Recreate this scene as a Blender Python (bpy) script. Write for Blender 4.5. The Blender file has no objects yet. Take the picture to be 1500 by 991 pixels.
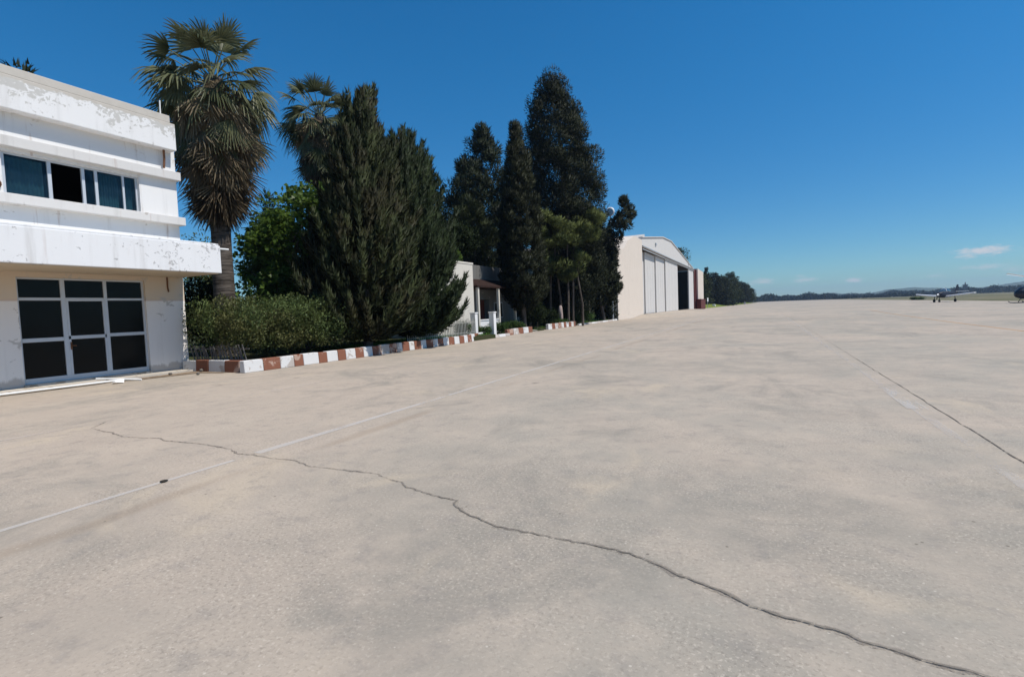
import bpy, math, random
import numpy as np
from mathutils import Matrix, Vector

R = math.radians
rng = np.random.default_rng(11)
random.seed(4)
scn = bpy.context.scene
COL = scn.collection
BUILD_HAZE = True

# ------------------------------------------------------------------ helpers
class MB:
    """collects boxes, prisms, tubes and sheets; build() links them as ONE mesh object"""
    def __init__(s):
        s.v = []; s.f = []; s.m = []; s.sm = []
    def add(s, vs, fs, m=0, smooth=False):
        o = len(s.v); s.v += [tuple(p) for p in vs]
        for f in fs:
            s.f.append([o + i for i in f]); s.m.append(m); s.sm.append(smooth)
    def box(s, x0, x1, y0, y1, z0, z1, m=0, mat=None):
        vs = [Vector((x, y, z)) for z in (z0, z1) for y in (y0, y1) for x in (x0, x1)]
        if mat is not None: vs = [mat @ p for p in vs]
        s.add(vs, [(0, 2, 3, 1), (4, 5, 7, 6), (0, 1, 5, 4), (2, 6, 7, 3), (0, 4, 6, 2), (1, 3, 7, 5)], m)
    def prism(s, poly, a0, a1, axis='x', m=0):
        """poly: list of 2D points; extruded along axis"""
        def mk(p, a):
            if axis == 'x': return (a, p[0], p[1])
            if axis == 'y': return (p[0], a, p[1])
            return (p[0], p[1], a)
        n = len(poly)
        vs = [mk(p, a0) for p in poly] + [mk(p, a1) for p in poly]
        fs = [list(range(n))[::-1], list(range(n, 2 * n))]
        for i in range(n):
            j = (i + 1) % n
            fs.append((i, j, n + j, n + i))
        s.add(vs, fs, m)
    def tube(s, pts, rad, n=8, m=0, cap=True, smooth=True):
        pts = [Vector(p) for p in pts]
        if not isinstance(rad, (list, tuple)): rad = [rad] * len(pts)
        rings = []; ref = None
        for i, p in enumerate(pts):
            d = (pts[min(i + 1, len(pts) - 1)] - pts[max(i - 1, 0)]).normalized()
            if ref is None:
                ref = d.orthogonal().normalized()
            ref = (ref - d * ref.dot(d)).normalized()
            b = d.cross(ref)
            rings.append([p + (ref * math.cos(2 * math.pi * k / n) + b * math.sin(2 * math.pi * k / n)) * rad[i] for k in range(n)])
        vs = [q for r in rings for q in r]; fs = []
        for i in range(len(pts) - 1):
            for k in range(n):
                k2 = (k + 1) % n
                fs.append((i * n + k, i * n + k2, (i + 1) * n + k2, (i + 1) * n + k))
        s.add(vs, fs, m, smooth)
        if cap:
            s.add(rings[0], [list(range(n))[::-1]], m); s.add(rings[-1], [list(range(n))], m)
    def loft(s, rings, m=0, cap=True):
        n = len(rings[0]); vs = [p for r in rings for p in r]; fs = []
        for i in range(len(rings) - 1):
            for k in range(n):
                k2 = (k + 1) % n
                fs.append((i * n + k, i * n + k2, (i + 1) * n + k2, (i + 1) * n + k))
        s.add(vs, fs, m, True)
        if cap:
            s.add(rings[0], [list(range(n))[::-1]], m); s.add(rings[-1], [list(range(n))], m)
    def build(s, name, mats, parent=None, bevel=0.0, loc=None):
        me = bpy.data.meshes.new(name)
        me.from_pydata([tuple(p) for p in s.v], [], s.f)
        if not isinstance(mats, (list, tuple)): mats = [mats]
        for m in mats: me.materials.append(m)
        me.polygons.foreach_set('material_index', s.m)
        me.polygons.foreach_set('use_smooth', s.sm)
        me.update()
        o = bpy.data.objects.new(name, me); COL.objects.link(o)
        if parent: o.parent = parent
        if loc: o.location = loc
        if bevel:
            b = o.modifiers.new('bevel', 'BEVEL'); b.width = bevel; b.segments = 2; b.limit_method = 'ANGLE'
            b.harden_normals = False
        return o

def tag(o, label=None, cat=None, group=None, kind=None):
    if label: o['label'] = label
    if cat: o['category'] = cat
    if group: o['group'] = group
    if kind: o['kind'] = kind
    return o

def thing(name, loc, label, cat, group=None, rz=0.0):
    o = bpy.data.objects.new(name, None); COL.objects.link(o)
    o.location = loc; o.rotation_euler = (0, 0, rz); o.empty_display_size = 0.3
    return tag(o, label, cat, group)

def copy_tree(o, parent=None):
    c = o.copy(); COL.objects.link(c)
    c.parent = parent
    for ch in list(o.children): copy_tree(ch, c)
    return c

# ------------------------------------------------------------------ material DSL
class N:
    def __init__(s, name):
        s.mat = bpy.data.materials.new(name); s.mat.use_nodes = True
        s.t = s.mat.node_tree; s.t.nodes.clear()
        s.out = s.t.nodes.new('ShaderNodeOutputMaterial')
    def n(s, typ, **kw):
        d = s.t.nodes.new(typ)
        for k, v in kw.items(): setattr(d, k, v)
        return d
    def link(s, a, b): s.t.links.new(a, b)
    def setin(s, node, key, val):
        if hasattr(val, 'is_output'): s.link(val, node.inputs[key])
        else: node.inputs[key].default_value = val
    def coord(s): return s.n('ShaderNodeTexCoord').outputs['Object']
    def mapping(s, vec, scale=(1, 1, 1), loc=(0, 0, 0)):
        m = s.n('ShaderNodeMapping'); s.link(vec, m.inputs['Vector'])
        m.inputs['Scale'].default_value = scale; m.inputs['Location'].default_value = loc
        return m.outputs[0]
    def noise(s, vec, scale, detail=4, rough=.55, dist=0.0):
        d = s.n('ShaderNodeTexNoise'); s.link(vec, d.inputs['Vector'])
        d.inputs['Scale'].default_value = scale; d.inputs['Detail'].default_value = detail
        d.inputs['Roughness'].default_value = rough; d.inputs['Distortion'].default_value = dist
        return d.outputs['Fac']
    def voro(s, vec, scale, feature='F1', out='Distance'):
        d = s.n('ShaderNodeTexVoronoi'); d.feature = feature; s.link(vec, d.inputs['Vector'])
        d.inputs['Scale'].default_value = scale
        return d.outputs[out]
    def ramp(s, fac, a, b, va=0.0, vb=1.0):
        d = s.n('ShaderNodeMapRange'); d.interpolation_type = 'SMOOTHSTEP'
        s.setin(d, 'Value', fac)
        d.inputs['From Min'].default_value = a; d.inputs['From Max'].default_value = b
        d.inputs['To Min'].default_value = va; d.inputs['To Max'].default_value = vb
        return d.outputs[0]
    def math(s, op, a, b=0.0, c=0.0):
        d = s.n('ShaderNodeMath', operation=op)
        s.setin(d, 0, a); s.setin(d, 1, b)
        if op in ('MULTIPLY_ADD', 'SMOOTH_MIN'): s.setin(d, 2, c)
        return d.outputs[0]
    def mix(s, fac, a, b, blend='MIX'):
        d = s.n('ShaderNodeMix', data_type='RGBA', blend_type=blend)
        s.setin(d, 0, fac)
        for i, v in ((6, a), (7, b)):
            if hasattr(v, 'is_output'): s.link(v, d.inputs[i])
            else: d.inputs[i].default_value = (*v[:3], 1)
        return d.outputs[2]
    def sep(s, vec):
        d = s.n('ShaderNodeSeparateXYZ'); s.link(vec, d.inputs[0]); return d.outputs
    def bump(s, h, strength=.3, dist=.02, normal=None):
        d = s.n('ShaderNodeBump'); s.link(h, d.inputs['Height'])
        d.inputs['Strength'].default_value = strength; d.inputs['Distance'].default_value = dist
        if normal: s.link(normal, d.inputs['Normal'])
        return d.outputs[0]
    def bsdf(s, color, rough=.7, metal=0.0, spec=.3, normal=None, **kw):
        d = s.n('ShaderNodeBsdfPrincipled')
        if hasattr(color, 'is_output'): s.link(color, d.inputs['Base Color'])
        else: d.inputs['Base Color'].default_value = (*color[:3], 1)
        s.setin(d, 'Roughness', rough); s.setin(d, 'Metallic', metal)
        d.inputs['Specular IOR Level'].default_value = spec
        if normal: s.link(normal, d.inputs['Normal'])
        for k, v in kw.items(): s.setin(d, k, v)
        s.link(d.outputs[0], s.out.inputs[0])
        return d

def plain(name, color, rough=.6, metal=0.0, spec=.3, var=.12, scale=6.0, bump=.0):
    n = N(name); c = n.coord()
    f = n.noise(c, scale, 5)
    col = n.mix(f, tuple(x * (1 - var) for x in color), tuple(min(1, x * (1 + var)) for x in color))
    nb = n.bump(n.noise(c, scale * 8, 3), bump, .01) if bump else None
    n.bsdf(col, rough, metal, spec, nb)
    return n.mat

# ------------------------------------------------------------------ materials
def m_concrete():
    n = N('apron_concrete'); c = n.coord(); x, y, z = n.sep(c)
    big = n.noise(n.mapping(c, (.16, .11, 1)), 1.0, 9, .68, .6)
    bands = n.noise(n.mapping(c, (.035, .10, 1), (3.1, 7.7, 0)), 1.0, 8, .66, .4)
    mid = n.noise(c, 1.1, 6, .65)
    col = n.mix(n.ramp(big, .38, .62), (0.333, 0.301, 0.247), (0.427, 0.352, 0.278))
    col = n.mix(n.ramp(bands, .48, .68, 0, .7), col, (0.273, 0.248, 0.203))
    left = n.ramp(x, 1.0, -8.0, 0, .35)                         # the strip by the buildings is a pinker pour
    col = n.mix(left, col, (0.427, 0.344, 0.269))
    col = n.mix(n.ramp(mid, .36, .72, 0, .6), col, (0.478, 0.395, 0.308))
    blot = n.noise(n.mapping(c, (.42, .30, 1), (9.3, 2.2, 0)), 1.0, 9, .74, .7)
    col = n.mix(n.ramp(blot, .49, .68, 0, .68), col, (0.239, 0.219, 0.182))
    dust = n.noise(n.mapping(c, (.5, .33, 1), (1.3, 12.2, 0)), 1.0, 5, .6, .8)
    col = n.mix(n.ramp(dust, .56, .72, 0, .6), col, (0.505, 0.411, 0.299))
    smear = n.noise(n.mapping(c, (1.6, .5, 1), (5.3, 2.2, 0)), 1.0, 9, .76, .4)
    col = n.mix(n.ramp(smear, .55, .75, 0, .4), col, (0.261, 0.230, 0.187))
    mot = n.noise(n.mapping(c, (1, 1, 1), (7.7, 3.3, 0)), 3.6, 8, .72)
    col = n.mix(n.ramp(mot, .50, .68, 0, .38), col, (.215, .195, .175))
    spots = n.voro(n.mapping(c, (.9, .7, 1), (2.2, 5.1, 0)), 1.0)       # scattered oil drips
    spots = n.math('MULTIPLY', n.ramp(n.math('ADD', spots, n.math('MULTIPLY', n.math('SUBTRACT', n.noise(c, 9, 5, .7), .5), .16)), .11, .03), n.ramp(n.noise(c, .35, 2), .50, .60))
    col = n.mix(n.math('MULTIPLY', spots, .55), col, (0.114, 0.102, 0.091))
    # long faint brown run-off stain beside the painted line
    st = n.math('ADD', x, 5.1); st = n.math('ABSOLUTE', n.math('ADD', st, n.math('MULTIPLY', n.math('SUBTRACT', n.noise(c, .5, 3), .5), .35)))
    st = n.math('MULTIPLY', n.ramp(st, .17, .02), n.ramp(n.noise(n.mapping(c, (1, .28, 1)), 1.0, 3), .42, .58))
    col = n.mix(n.math('MULTIPLY', st, .32), col, (0.244, 0.176, 0.115))
    # exposed aggregate: dark and light grains
    g1 = n.noise(c, 36, 5, .72); g2 = n.noise(n.mapping(c, (1, 1, 1), (3.3, 8.1, 0)), 44, 3, .6)
    patch = n.ramp(n.noise(c, .75, 4, .6), .36, .62)
    gs = n.math('MULTIPLY', n.ramp(g1, .50, .64), n.math('MULTIPLY_ADD', patch, .55, .25))
    col = n.mix(n.math('MULTIPLY', gs, .62), col, (0.166, 0.141, 0.113))
    lt = n.math('MULTIPLY', n.ramp(g2, .54, .66), n.math('MULTIPLY_ADD', patch, .55, .22))
    col = n.mix(n.math('MULTIPLY', lt, .55), col, (0.622, 0.540, 0.436))
    v = n.voro(c, 9.0); col = n.mix(n.ramp(v, .08, .05, 0, .35), col, (0.733, 0.662, 0.546))
    v2 = n.voro(n.mapping(c, (1, 1, 1), (4.4, 1.7, 0)), 3.1); col = n.mix(n.ramp(v2, .045, .025, 0, .7), col, (0.111, 0.091, 0.067))
    h = n.math('ADD', n.math('MULTIPLY', g1, .7), n.math('MULTIPLY', mid, .5))
    nb = n.bump(h, .32, .012)
    n.bsdf(col, .86, 0, .18, nb)
    return n.mat

def m_paint_line(name, color, keep, opacity=.55):
    """worn paint: bare concrete shows where the paint has gone"""
    n = N(name); c = n.coord()
    w = n.noise(n.mapping(c, (3.0, .55, 1)), 1.0, 6, .7)
    fine = n.noise(c, 26, 4, .7)
    f = n.ramp(n.math('ADD', n.math('MULTIPLY', w, .75), n.math('MULTIPLY', fine, .25)), keep, keep + .12)
    p = n.n('ShaderNodeBsdfPrincipled'); p.inputs['Base Color'].default_value = (*color, 1); p.inputs['Roughness'].default_value = .8
    t = n.n('ShaderNodeBsdfTransparent'); mx = n.n('ShaderNodeMixShader')
    n.link(n.math('MULTIPLY', f, opacity), mx.inputs[0]); n.link(t.outputs[0], mx.inputs[1]); n.link(p.outputs[0], mx.inputs[2])
    n.link(mx.outputs[0], n.out.inputs[0])
    return n.mat

def m_plaster(name, base, bare, amount, streak=.5, coping=None, two_tone=None, rust=0.0, grain=2.2, grime=0.0):
    n = N(name); c = n.coord(); x, y, z = n.sep(c)
    col = n.mix(n.noise(c, .7, 5, .6), tuple(v * .93 for v in base), base)
    if two_tone:
        zz, warm = two_tone
        col = n.mix(n.ramp(z, zz - .015, zz + .015, 0, 1), col, warm)
        col = n.mix(n.math('MULTIPLY', n.ramp(n.math('ABSOLUTE', n.math('SUBTRACT', z, zz)), .035, .015), .5), col, (.55, .40, .33))
    s = n.noise(n.mapping(c, (2.5, 3.2, .22)), 1.0, 5, .65)
    col = n.mix(n.ramp(s, .52, .78, 0, streak * .7), col, tuple(v * .62 for v in (base[0], base[1] * .97, base[2] * .93)))
    pe = n.noise(n.mapping(c, (grain, grain, grain * 1.15)), 1.0, 7, .68, .5)
    area = n.noise(c, .55, 2)
    pk = n.math('ADD', pe, n.math('MULTIPLY', n.math('SUBTRACT', area, .5), .55))
    if coping:
        edge = n.math('ADD', z, n.math('MULTIPLY', n.math('SUBTRACT', n.noise(c, 2.6, 6, .7), .5), .34))
        cm = n.ramp(edge, coping - .02, coping + .02)
        near = n.ramp(z, coping - .55, coping - .03, 0, .16)
        pk = n.math('ADD', pk, near)
        col = n.mix(n.ramp(pk, amount, amount + .025, 0, .8), col, bare)
        col = n.mix(cm, col, n.mix(n.noise(c, 3, 5), (.44, .405, .35), (.58, .535, .47)))
    else:
        col = n.mix(n.ramp(pk, amount, amount + .025, 0, .8), col, bare)
    if grime:
        gm = n.math('SUBTRACT', n.math('ADD', .10, n.math('MULTIPLY', n.noise(n.mapping(c, (3, 3, .8)), 1.0, 7, .7), .55)), z)
        col = n.mix(n.ramp(gm, 0, .12, 0, grime), col, (.20, .165, .13))
    if rust:
        rs = n.noise(n.mapping(c, (5, 5.5, .5), (2, 5, 1)), 1.0, 4, .6)
        col = n.mix(n.ramp(rs, .60, .74, 0, rust), col, (.30, .17, .10))
    nb = n.bump(n.math('ADD', n.math('MULTIPLY', pe, .6), n.math('MULTIPLY', n.noise(c, 30, 3), .4)), .25, .012)
    n.bsdf(col, .85, 0, .2, nb)
    return n.mat

def m_foliage(name, dark, light, trans=.22, rough=.6, patch=None, pscale=.8):
    n = N(name)
    a = n.n('ShaderNodeAttribute'); a.attribute_name = 'tint'
    col = n.mix(a.outputs['Fac'], dark, light)
    if patch:
        col = n.mix(n.ramp(n.noise(n.coord(), pscale, 2), .45, .62, 0, .75), col, patch)
    p = n.n('ShaderNodeBsdfPrincipled'); n.link(col, p.inputs['Base Color'])
    p.inputs['Roughness'].default_value = rough; p.inputs['Specular IOR Level'].default_value = .12
    t = n.n('ShaderNodeBsdfTranslucent'); n.link(n.mix(.5, col, tuple(v * 1.3 for v in light)), t.inputs['Color'])
    mx = n.n('ShaderNodeMixShader'); mx.inputs[0].default_value = trans
    n.link(p.outputs[0], mx.inputs[1]); n.link(t.outputs[0], mx.inputs[2]); n.link(mx.outputs[0], n.out.inputs[0])
    return n.mat

def m_bark(name, a, b, rings=False):
    n = N(name); c = n.coord()
    f = n.noise(n.mapping(c, (6, 6, 1.2) if not rings else (1.5, 1.5, 14)), 1.0, 6, .7, .6)
    col = n.mix(n.ramp(f, .35, .65), a, b)
    n.bsdf(col, .9, 0, .1, n.bump(f, .8, .05))
    return n.mat

def m_glass(name, color, rough=.06, spec=.5):
    n = N(name); c = n.coord()
    f = n.noise(c, .9, 4)
    d = n.bsdf(n.mix(f, tuple(v * .6 for v in color), tuple(v * 1.3 for v in color)), n.ramp(n.noise(c, 3, 3), .3, .8, rough, rough * 2.2), 0, spec)
    return n.mat

def m_ground(name, cols, scale=1.0, stretch=(1, 1, 1)):
    n = N(name); c = n.mapping(n.coord(), stretch)
    f1 = n.noise(c, .12 * scale, 5, .6); f2 = n.noise(c, 1.4 * scale, 5, .65); f3 = n.noise(c, 18 * scale, 3)
    col = n.mix(n.ramp(f1, .38, .62), cols[0], cols[1])
    col = n.mix(n.ramp(f2, .45, .7, 0, .8), col, cols[2])
    col = n.mix(n.ramp(f3, .5, .75, 0, .4), col, tuple(v * .55 for v in cols[0]))
    n.bsdf(col, .95, 0, .05, n.bump(f3, .4, .03))
    return n.mat

M = {}
M['concrete'] = m_concrete()
M['line_white'] = m_paint_line('worn_white_paint', (.64, .59, .53), .36)
M['line_faint'] = m_paint_line('faint_white_paint', (.62, .57, .51), .37, .6)
M['line_ghost'] = m_paint_line('ghost_of_white_paint', (.60, .55, .49), .45, .38)
M['line_patch'] = m_paint_line('patchy_white_paint', (.64, .60, .55), .44, .40)
M['line_yellow'] = m_paint_line('worn_orange_paint', (.62, .36, .16), .38)
def m_crack(name, color, thr, opacity):
    n = N(name); c = n.coord()
    f = n.ramp(n.math('ADD', n.math('MULTIPLY', n.noise(c, 38, 5, .7), .6), n.math('MULTIPLY', n.noise(c, 3.0, 4, .6), .4)), thr, thr + .10)
    p = n.n('ShaderNodeBsdfPrincipled'); n.link(n.mix(n.noise(c, 5, 5, .6), tuple(v * .6 for v in color), tuple(v * 1.5 for v in color)), p.inputs['Base Color'])
    p.inputs['Roughness'].default_value = .95; p.inputs['Specular IOR Level'].default_value = .05
    t_ = n.n('ShaderNodeBsdfTransparent'); mx = n.n('ShaderNodeMixShader')
    n.link(n.math('MULTIPLY', f, opacity), mx.inputs[0]); n.link(t_.outputs[0], mx.inputs[1]); n.link(p.outputs[0], mx.inputs[2]); n.link(mx.outputs[0], n.out.inputs[0])
    return n.mat
M['crack'] = m_crack('crack_filler', (.20, .175, .145), .38, .85)
M['crack_edge'] = m_crack('crumbled_edge', (.29, .25, .21), .48, .6)
M['joint'] = m_crack('joint_sealant', (.12, .105, .09), .38, .9)
M['white_wall'] = m_plaster('white_wall_paint', (.76, .745, .72), (.48, .44, .39), .655, .75, rust=.5, grain=3.0)
M['lower_wall'] = m_plaster('lower_wall_paint', (.84, .79, .735), (.50, .46, .41), .655, .55, two_tone=(2.42, (.64, .53, .41)), grain=3.0, grime=.5)
M['parapet'] = m_plaster('parapet_paint', (.77, .755, .73), (.47, .45, .41), .625, .6, coping=8.18, grain=6.0)
M['canopy'] = m_plaster('canopy_paint', (.76, .755, .745), (.38, .37, .36), .612, .7, grain=6.5, rust=.18)
M['ledge'] = m_plaster('ledge_paint', (.64, .615, .58), (.40, .36, .31), .66, .7, rust=.3)
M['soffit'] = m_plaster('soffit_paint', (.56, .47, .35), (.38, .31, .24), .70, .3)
M['cream_wall'] = m_plaster('cream_wall_paint', (.62, .58, .50), (.36, .33, .28), .64, .6)
M['grey_wall'] = m_plaster('shade_toned_wall_paint', (.17, .165, .15), (.42, .40, .37), .68, .8)  # shade of porch and trees is put into this dark wall colour
M['hangar_pink'] = m_plaster('hangar_pink_paint', (.69, .60, .505), (.55, .48, .41), .66, .6, rust=.3)
M['hangar_white'] = m_plaster('hangar_panel_paint', (.61, .58, .54), (.46, .42, .38), .72, .5, rust=.2)
M['hangar_roof'] = m_plaster('hangar_roof_paint', (.57, .54, .505), (.42, .38, .35), .70, .5)
M['alu'] = plain('frame_metal', (.52, .545, .57), .45, .2, .5, .08, 4)
M['alu_grey'] = plain('dull_frame_metal', (.42, .425, .43), .5, .2, .5, .12, 4)
M['black_glass'] = m_glass('dark_door_glass', (.006, .007, .007), .10, .12)
def m_clear(name):
    n = N(name); c = n.coord()
    g = n.n('ShaderNodeBsdfPrincipled'); g.inputs['Base Color'].default_value = (.015, .035, .055, 1); g.inputs['Roughness'].default_value = .06; g.inputs['Specular IOR Level'].default_value = .7
    t_ = n.n('ShaderNodeBsdfTransparent'); t_.inputs[0].default_value = (.55, .70, .75, 1); mx = n.n('ShaderNodeMixShader')
    n.link(n.ramp(n.noise(c, 1.2, 5, .6), .3, .7, .18, .42), mx.inputs[0]); n.link(t_.outputs[0], mx.inputs[1]); n.link(g.outputs[0], mx.inputs[2]); n.link(mx.outputs[0], n.out.inputs[0])
    return n.mat
M['blue_glass'] = m_clear('window_glass')
M['curtain'] = plain('curtain_cloth', (.42, .50, .49), .9, 0, .05, .25, 1.5)
M['interior'] = plain('interior_shade_black', (.014, .013, .011), .95, 0, .05)  # near-black colour stands in for the shade inside rooms
M['pipe_white'] = plain('white_plastic', (.75, .74, .71), .5, 0, .4)
M['rust'] = plain('rusted_iron', (.16, .075, .04), .9, .1, .2, .5, 9, .4)
M['maroon'] = plain('maroon_paint', (.115, .028, .020), .75, 0, .25, .35, 1.5)
M['tile'] = m_bark('roof_tile', (.022, .014, .011), (.045, .023, .018))
M['kerb_white'] = m_plaster('kerb_white_paint', (.66, .645, .62), (.40, .34, .29), .575, .4)
M['kerb_red'] = m_plaster('kerb_red_paint', (.235, .098, .060), (.46, .33, .26), .60, .6)
M['kerb_bare'] = m_plaster('kerb_bare_concrete', (.46, .41, .37), (.62, .55, .50), .62, .5)
M['pavement'] = m_plaster('pavement_concrete', (.52, .47, .40), (.30, .24, .17), .56, .5)
M['dirt'] = m_ground('bare_dirt', [(.17, .12, .08), (.30, .23, .165), (.38, .31, .24)], 3)
M['soil'] = m_ground('garden_soil', [(.040, .045, .020), (.060, .058, .030), (.035, .060, .016)], 2)
M['field'] = m_ground('dry_field', [(.135, .130, .075), (.20, .175, .115), (.075, .085, .04)], .12, (1, .28, 1))
M['verge'] = m_ground('green_verge', [(.13, .17, .030), (.19, .21, .045), (.09, .13, .025)], .6)
M['hill'] = m_ground('hill_scrub', [(.07, .095, .060), (.11, .125, .075), (.05, .075, .045)], .03)
M['stone'] = plain('stone', (.16, .14, .12), .9, 0, .1, .4, 20, .5)
M['dark_stone'] = plain('dark_stone', (.045, .04, .035), .9, 0, .1, .4, 20, .5)
M['paper'] = plain('white_scrap', (.78, .77, .75), .7)
M['iron'] = plain('picket_paint', (.12, .11, .10), .7, .1, .3, .3, 10)  # iron grey, darkened further to carry the hedge's shade
M['picket_pale'] = plain('pale_picket_paint', (.40, .385, .34), .7, 0, .3, .25, 10)
M['bark'] = m_bark('bark_brown', (.045, .035, .028), (.14, .115, .095))
M['bark_pale'] = m_bark('bark_pale', (.07, .06, .05), (.20, .18, .145))
M['bark_palm'] = m_bark('palm_bark', (.045, .037, .03), (.155, .13, .11), True)
M['post_pale'] = m_bark('weathered_post', (.22, .16, .13), (.52, .42, .38))
M['juniper'] = m_foliage('juniper_foliage', (0.0093, 0.0139, 0.0057), (0.0570, 0.0697, 0.0285), .18, .6, (.040, .034, .018), .9)
M['juniper_dark'] = m_foliage('dark_juniper_foliage', (0.0070, 0.0128, 0.0057), (0.0411, 0.0590, 0.0241), .18)
M['cypress'] = m_foliage('cypress_foliage', (0.0053, 0.0081, 0.0035), (0.0300, 0.0363, 0.0156), .15)
M['cypress_slim'] = m_foliage('slim_cypress_foliage', (0.0069, 0.0095, 0.0040), (0.0304, 0.0347, 0.0144), .15)
M['cedar'] = m_foliage('cedar_foliage', (0.0057, 0.0093, 0.0047), (0.0277, 0.0382, 0.0187), .15)
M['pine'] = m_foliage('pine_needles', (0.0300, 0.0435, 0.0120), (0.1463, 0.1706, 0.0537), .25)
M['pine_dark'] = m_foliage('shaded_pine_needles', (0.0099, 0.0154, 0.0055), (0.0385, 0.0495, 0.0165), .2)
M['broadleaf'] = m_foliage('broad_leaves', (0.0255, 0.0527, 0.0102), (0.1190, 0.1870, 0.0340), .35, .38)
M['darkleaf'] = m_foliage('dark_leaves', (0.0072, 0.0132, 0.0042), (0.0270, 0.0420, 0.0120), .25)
M['hedge'] = m_foliage('hedge_leaves', (0.0224, 0.0408, 0.0143), (0.1530, 0.2040, 0.0694), .28, .5, (.135, .125, .050), .75)
M['shrub'] = m_foliage('shrub_leaves', (.020, .045, .012), (.075, .130, .035), .25)
M['grass'] = m_foliage('grass_blades', (.035, .085, .012), (.11, .22, .035), .3)
M['palm_green'] = m_foliage('palm_fans', (.028, .040, .014), (.175, .18, .095), .2, .4)
M['palm_dead'] = m_foliage('dead_palm_fans', (.045, .030, .018), (.27, .215, .135), .2, .7)
M['far_tree'] = m_foliage('far_tree_foliage', (0.0215, 0.0312, 0.0108), (0.0732, 0.0858, 0.0312), .12)
M['far_wood'] = m_foliage('distant_wood_foliage', (.010, .018, .014), (.025, .038, .026), .1)
M['plane_white'] = plain('aircraft_white', (.78, .78, .78), .35, 0, .5, .05)
M['plane_dark'] = plain('aircraft_navy', (.014, .018, .032), .6, 0, .25, .15)
M['tyre'] = plain('tyre_rubber', (.02, .02, .02), .85, 0, .2)
M['canopy_glass'] = m_glass('cockpit_glass', (.05, .075, .10), .06, .8)
M['heli_dark'] = plain('helicopter_dark_paint', (.016, .019, .028), .45, 0, .4, .15)
M['blade_white'] = plain('rotor_blade_paint', (.85, .85, .84), .4, 0, .5, .05)
M['lamp_white'] = plain('lamp_housing', (.72, .72, .70), .4, 0, .4)

# ------------------------------------------------------------------ camera and light
CAMH = 1.65
cam = bpy.data.cameras.new('camera'); camo = bpy.data.objects.new('camera', cam); COL.objects.link(camo)
cam.lens = 18.24; cam.sensor_width = 36; cam.clip_end = 30000; cam.clip_start = .05
rot = Matrix(((0.900139844501205, 0.010857729469241649, 0.4354656933124805),
              (0.43391126994563944, 0.06561873428333234, -0.898562847843831),
              (-0.03833105993197842, 0.9977856941356827, 0.05435474609143983)))
camo.matrix_world = Matrix.Translation((0, 0, CAMH)) @ rot.to_4x4()
scn.camera = camo

SUN_EL, SUN_AZ = R(58), R(6)          # azimuth measured from +X towards +Y
sd = Vector((math.cos(SUN_EL) * math.cos(SUN_AZ), math.cos(SUN_EL) * math.sin(SUN_AZ), math.sin(SUN_EL)))
sun = bpy.data.lights.new('sun', 'SUN'); sun.energy = 4.8; sun.angle = R(.53); sun.color = (1.0, .955, .89)
suno = bpy.data.objects.new('sun', sun); COL.objects.link(suno)
suno.rotation_euler = (-sd).to_track_quat('-Z', 'Y').to_euler(); suno.location = (40, 40, 60)

w = bpy.data.worlds.new('World'); scn.world = w; w.use_nodes = True
t = w.node_tree; t.nodes.clear()
class WN(N):
    def __init__(s, tree): s.t = tree
wn = WN(t)
bg = t.nodes.new('ShaderNodeBackground'); wo = t.nodes.new('ShaderNodeOutputWorld')
sky = t.nodes.new('ShaderNodeTexSky'); sky.sky_type = 'NISHITA'; sky.sun_disc = False
sky.sun_elevation = SUN_EL; sky.sun_rotation = math.pi / 2 - SUN_AZ
sky.altitude = 30; sky.air_density = 1.0; sky.dust_density = .0; sky.ozone_density = 4.0
hsv = t.nodes.new('ShaderNodeHueSaturation'); hsv.inputs['Saturation'].default_value = 1.30; hsv.inputs['Value'].default_value = 1.0
t.links.new(sky.outputs[0], hsv.inputs['Color'])
# small fair-weather clouds low on the horizon, placed by compass direction
gen = t.nodes.new('ShaderNodeTexCoord').outputs['Generated']
gx, gy, gz = wn.sep(gen)
az = wn.math('MULTIPLY', wn.math('ARCTAN2', gx, gy), 180 / math.pi)
el = wn.math('MULTIPLY', wn.math('ARCSINE', gz), 180 / math.pi)
comb = t.nodes.new('ShaderNodeCombineXYZ'); t.links.new(az, comb.inputs[0]); t.links.new(el, comb.inputs[1])
nz = wn.noise(wn.mapping(comb.outputs[0], (.9, 2.4, 1)), 1.0, 6, .62)
nz2 = wn.noise(wn.mapping(comb.outputs[0], (2.6, 6.0, 1), (4, 1, 0)), 1.0, 5, .6)
tot = None
for a0, e0, wd, ht, st in [(16.4, 3.34, 2.1, .46, 1.0), (15.4, 3.05, 1.0, .28, .7), (16.5, 2.02, 1.9, .28, .55), (18.2, 1.75, 1.2, .3, .3), (13.3, 1.52, .9, .22, .30),
                           (7.6, 1.55, .8, .26, .85), (3.7, 1.82, 1.2, .32, .75), (3.2, 2.2, .5, .18, .3), (.1, 1.9, 1.3, .36, .6), (-.9, 1.68, .6, .2, .3), (24, 3.4, 2.5, .5, .7), (30, 2.2, 3, .4, .5)]:
    dx = wn.math('DIVIDE', wn.math('SUBTRACT', az, a0), wd)
    dy = wn.math('DIVIDE', wn.math('SUBTRACT', el, e0), ht)
    d2 = wn.math('SQRT', wn.math('ADD', wn.math('MULTIPLY', dx, dx), wn.math('MULTIPLY', dy, dy)))
    d2 = wn.math('ADD', d2, wn.math('MULTIPLY', wn.math('SUBTRACT', nz, .5), 1.9))
    d2 = wn.math('ADD', d2, wn.math('MULTIPLY', wn.math('SUBTRACT', nz2, .5), 1.1))
    mk = wn.ramp(d2, 1.05, .1, 0, st)
    tot = mk if tot is None else wn.math('MAXIMUM', tot, mk)
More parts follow.
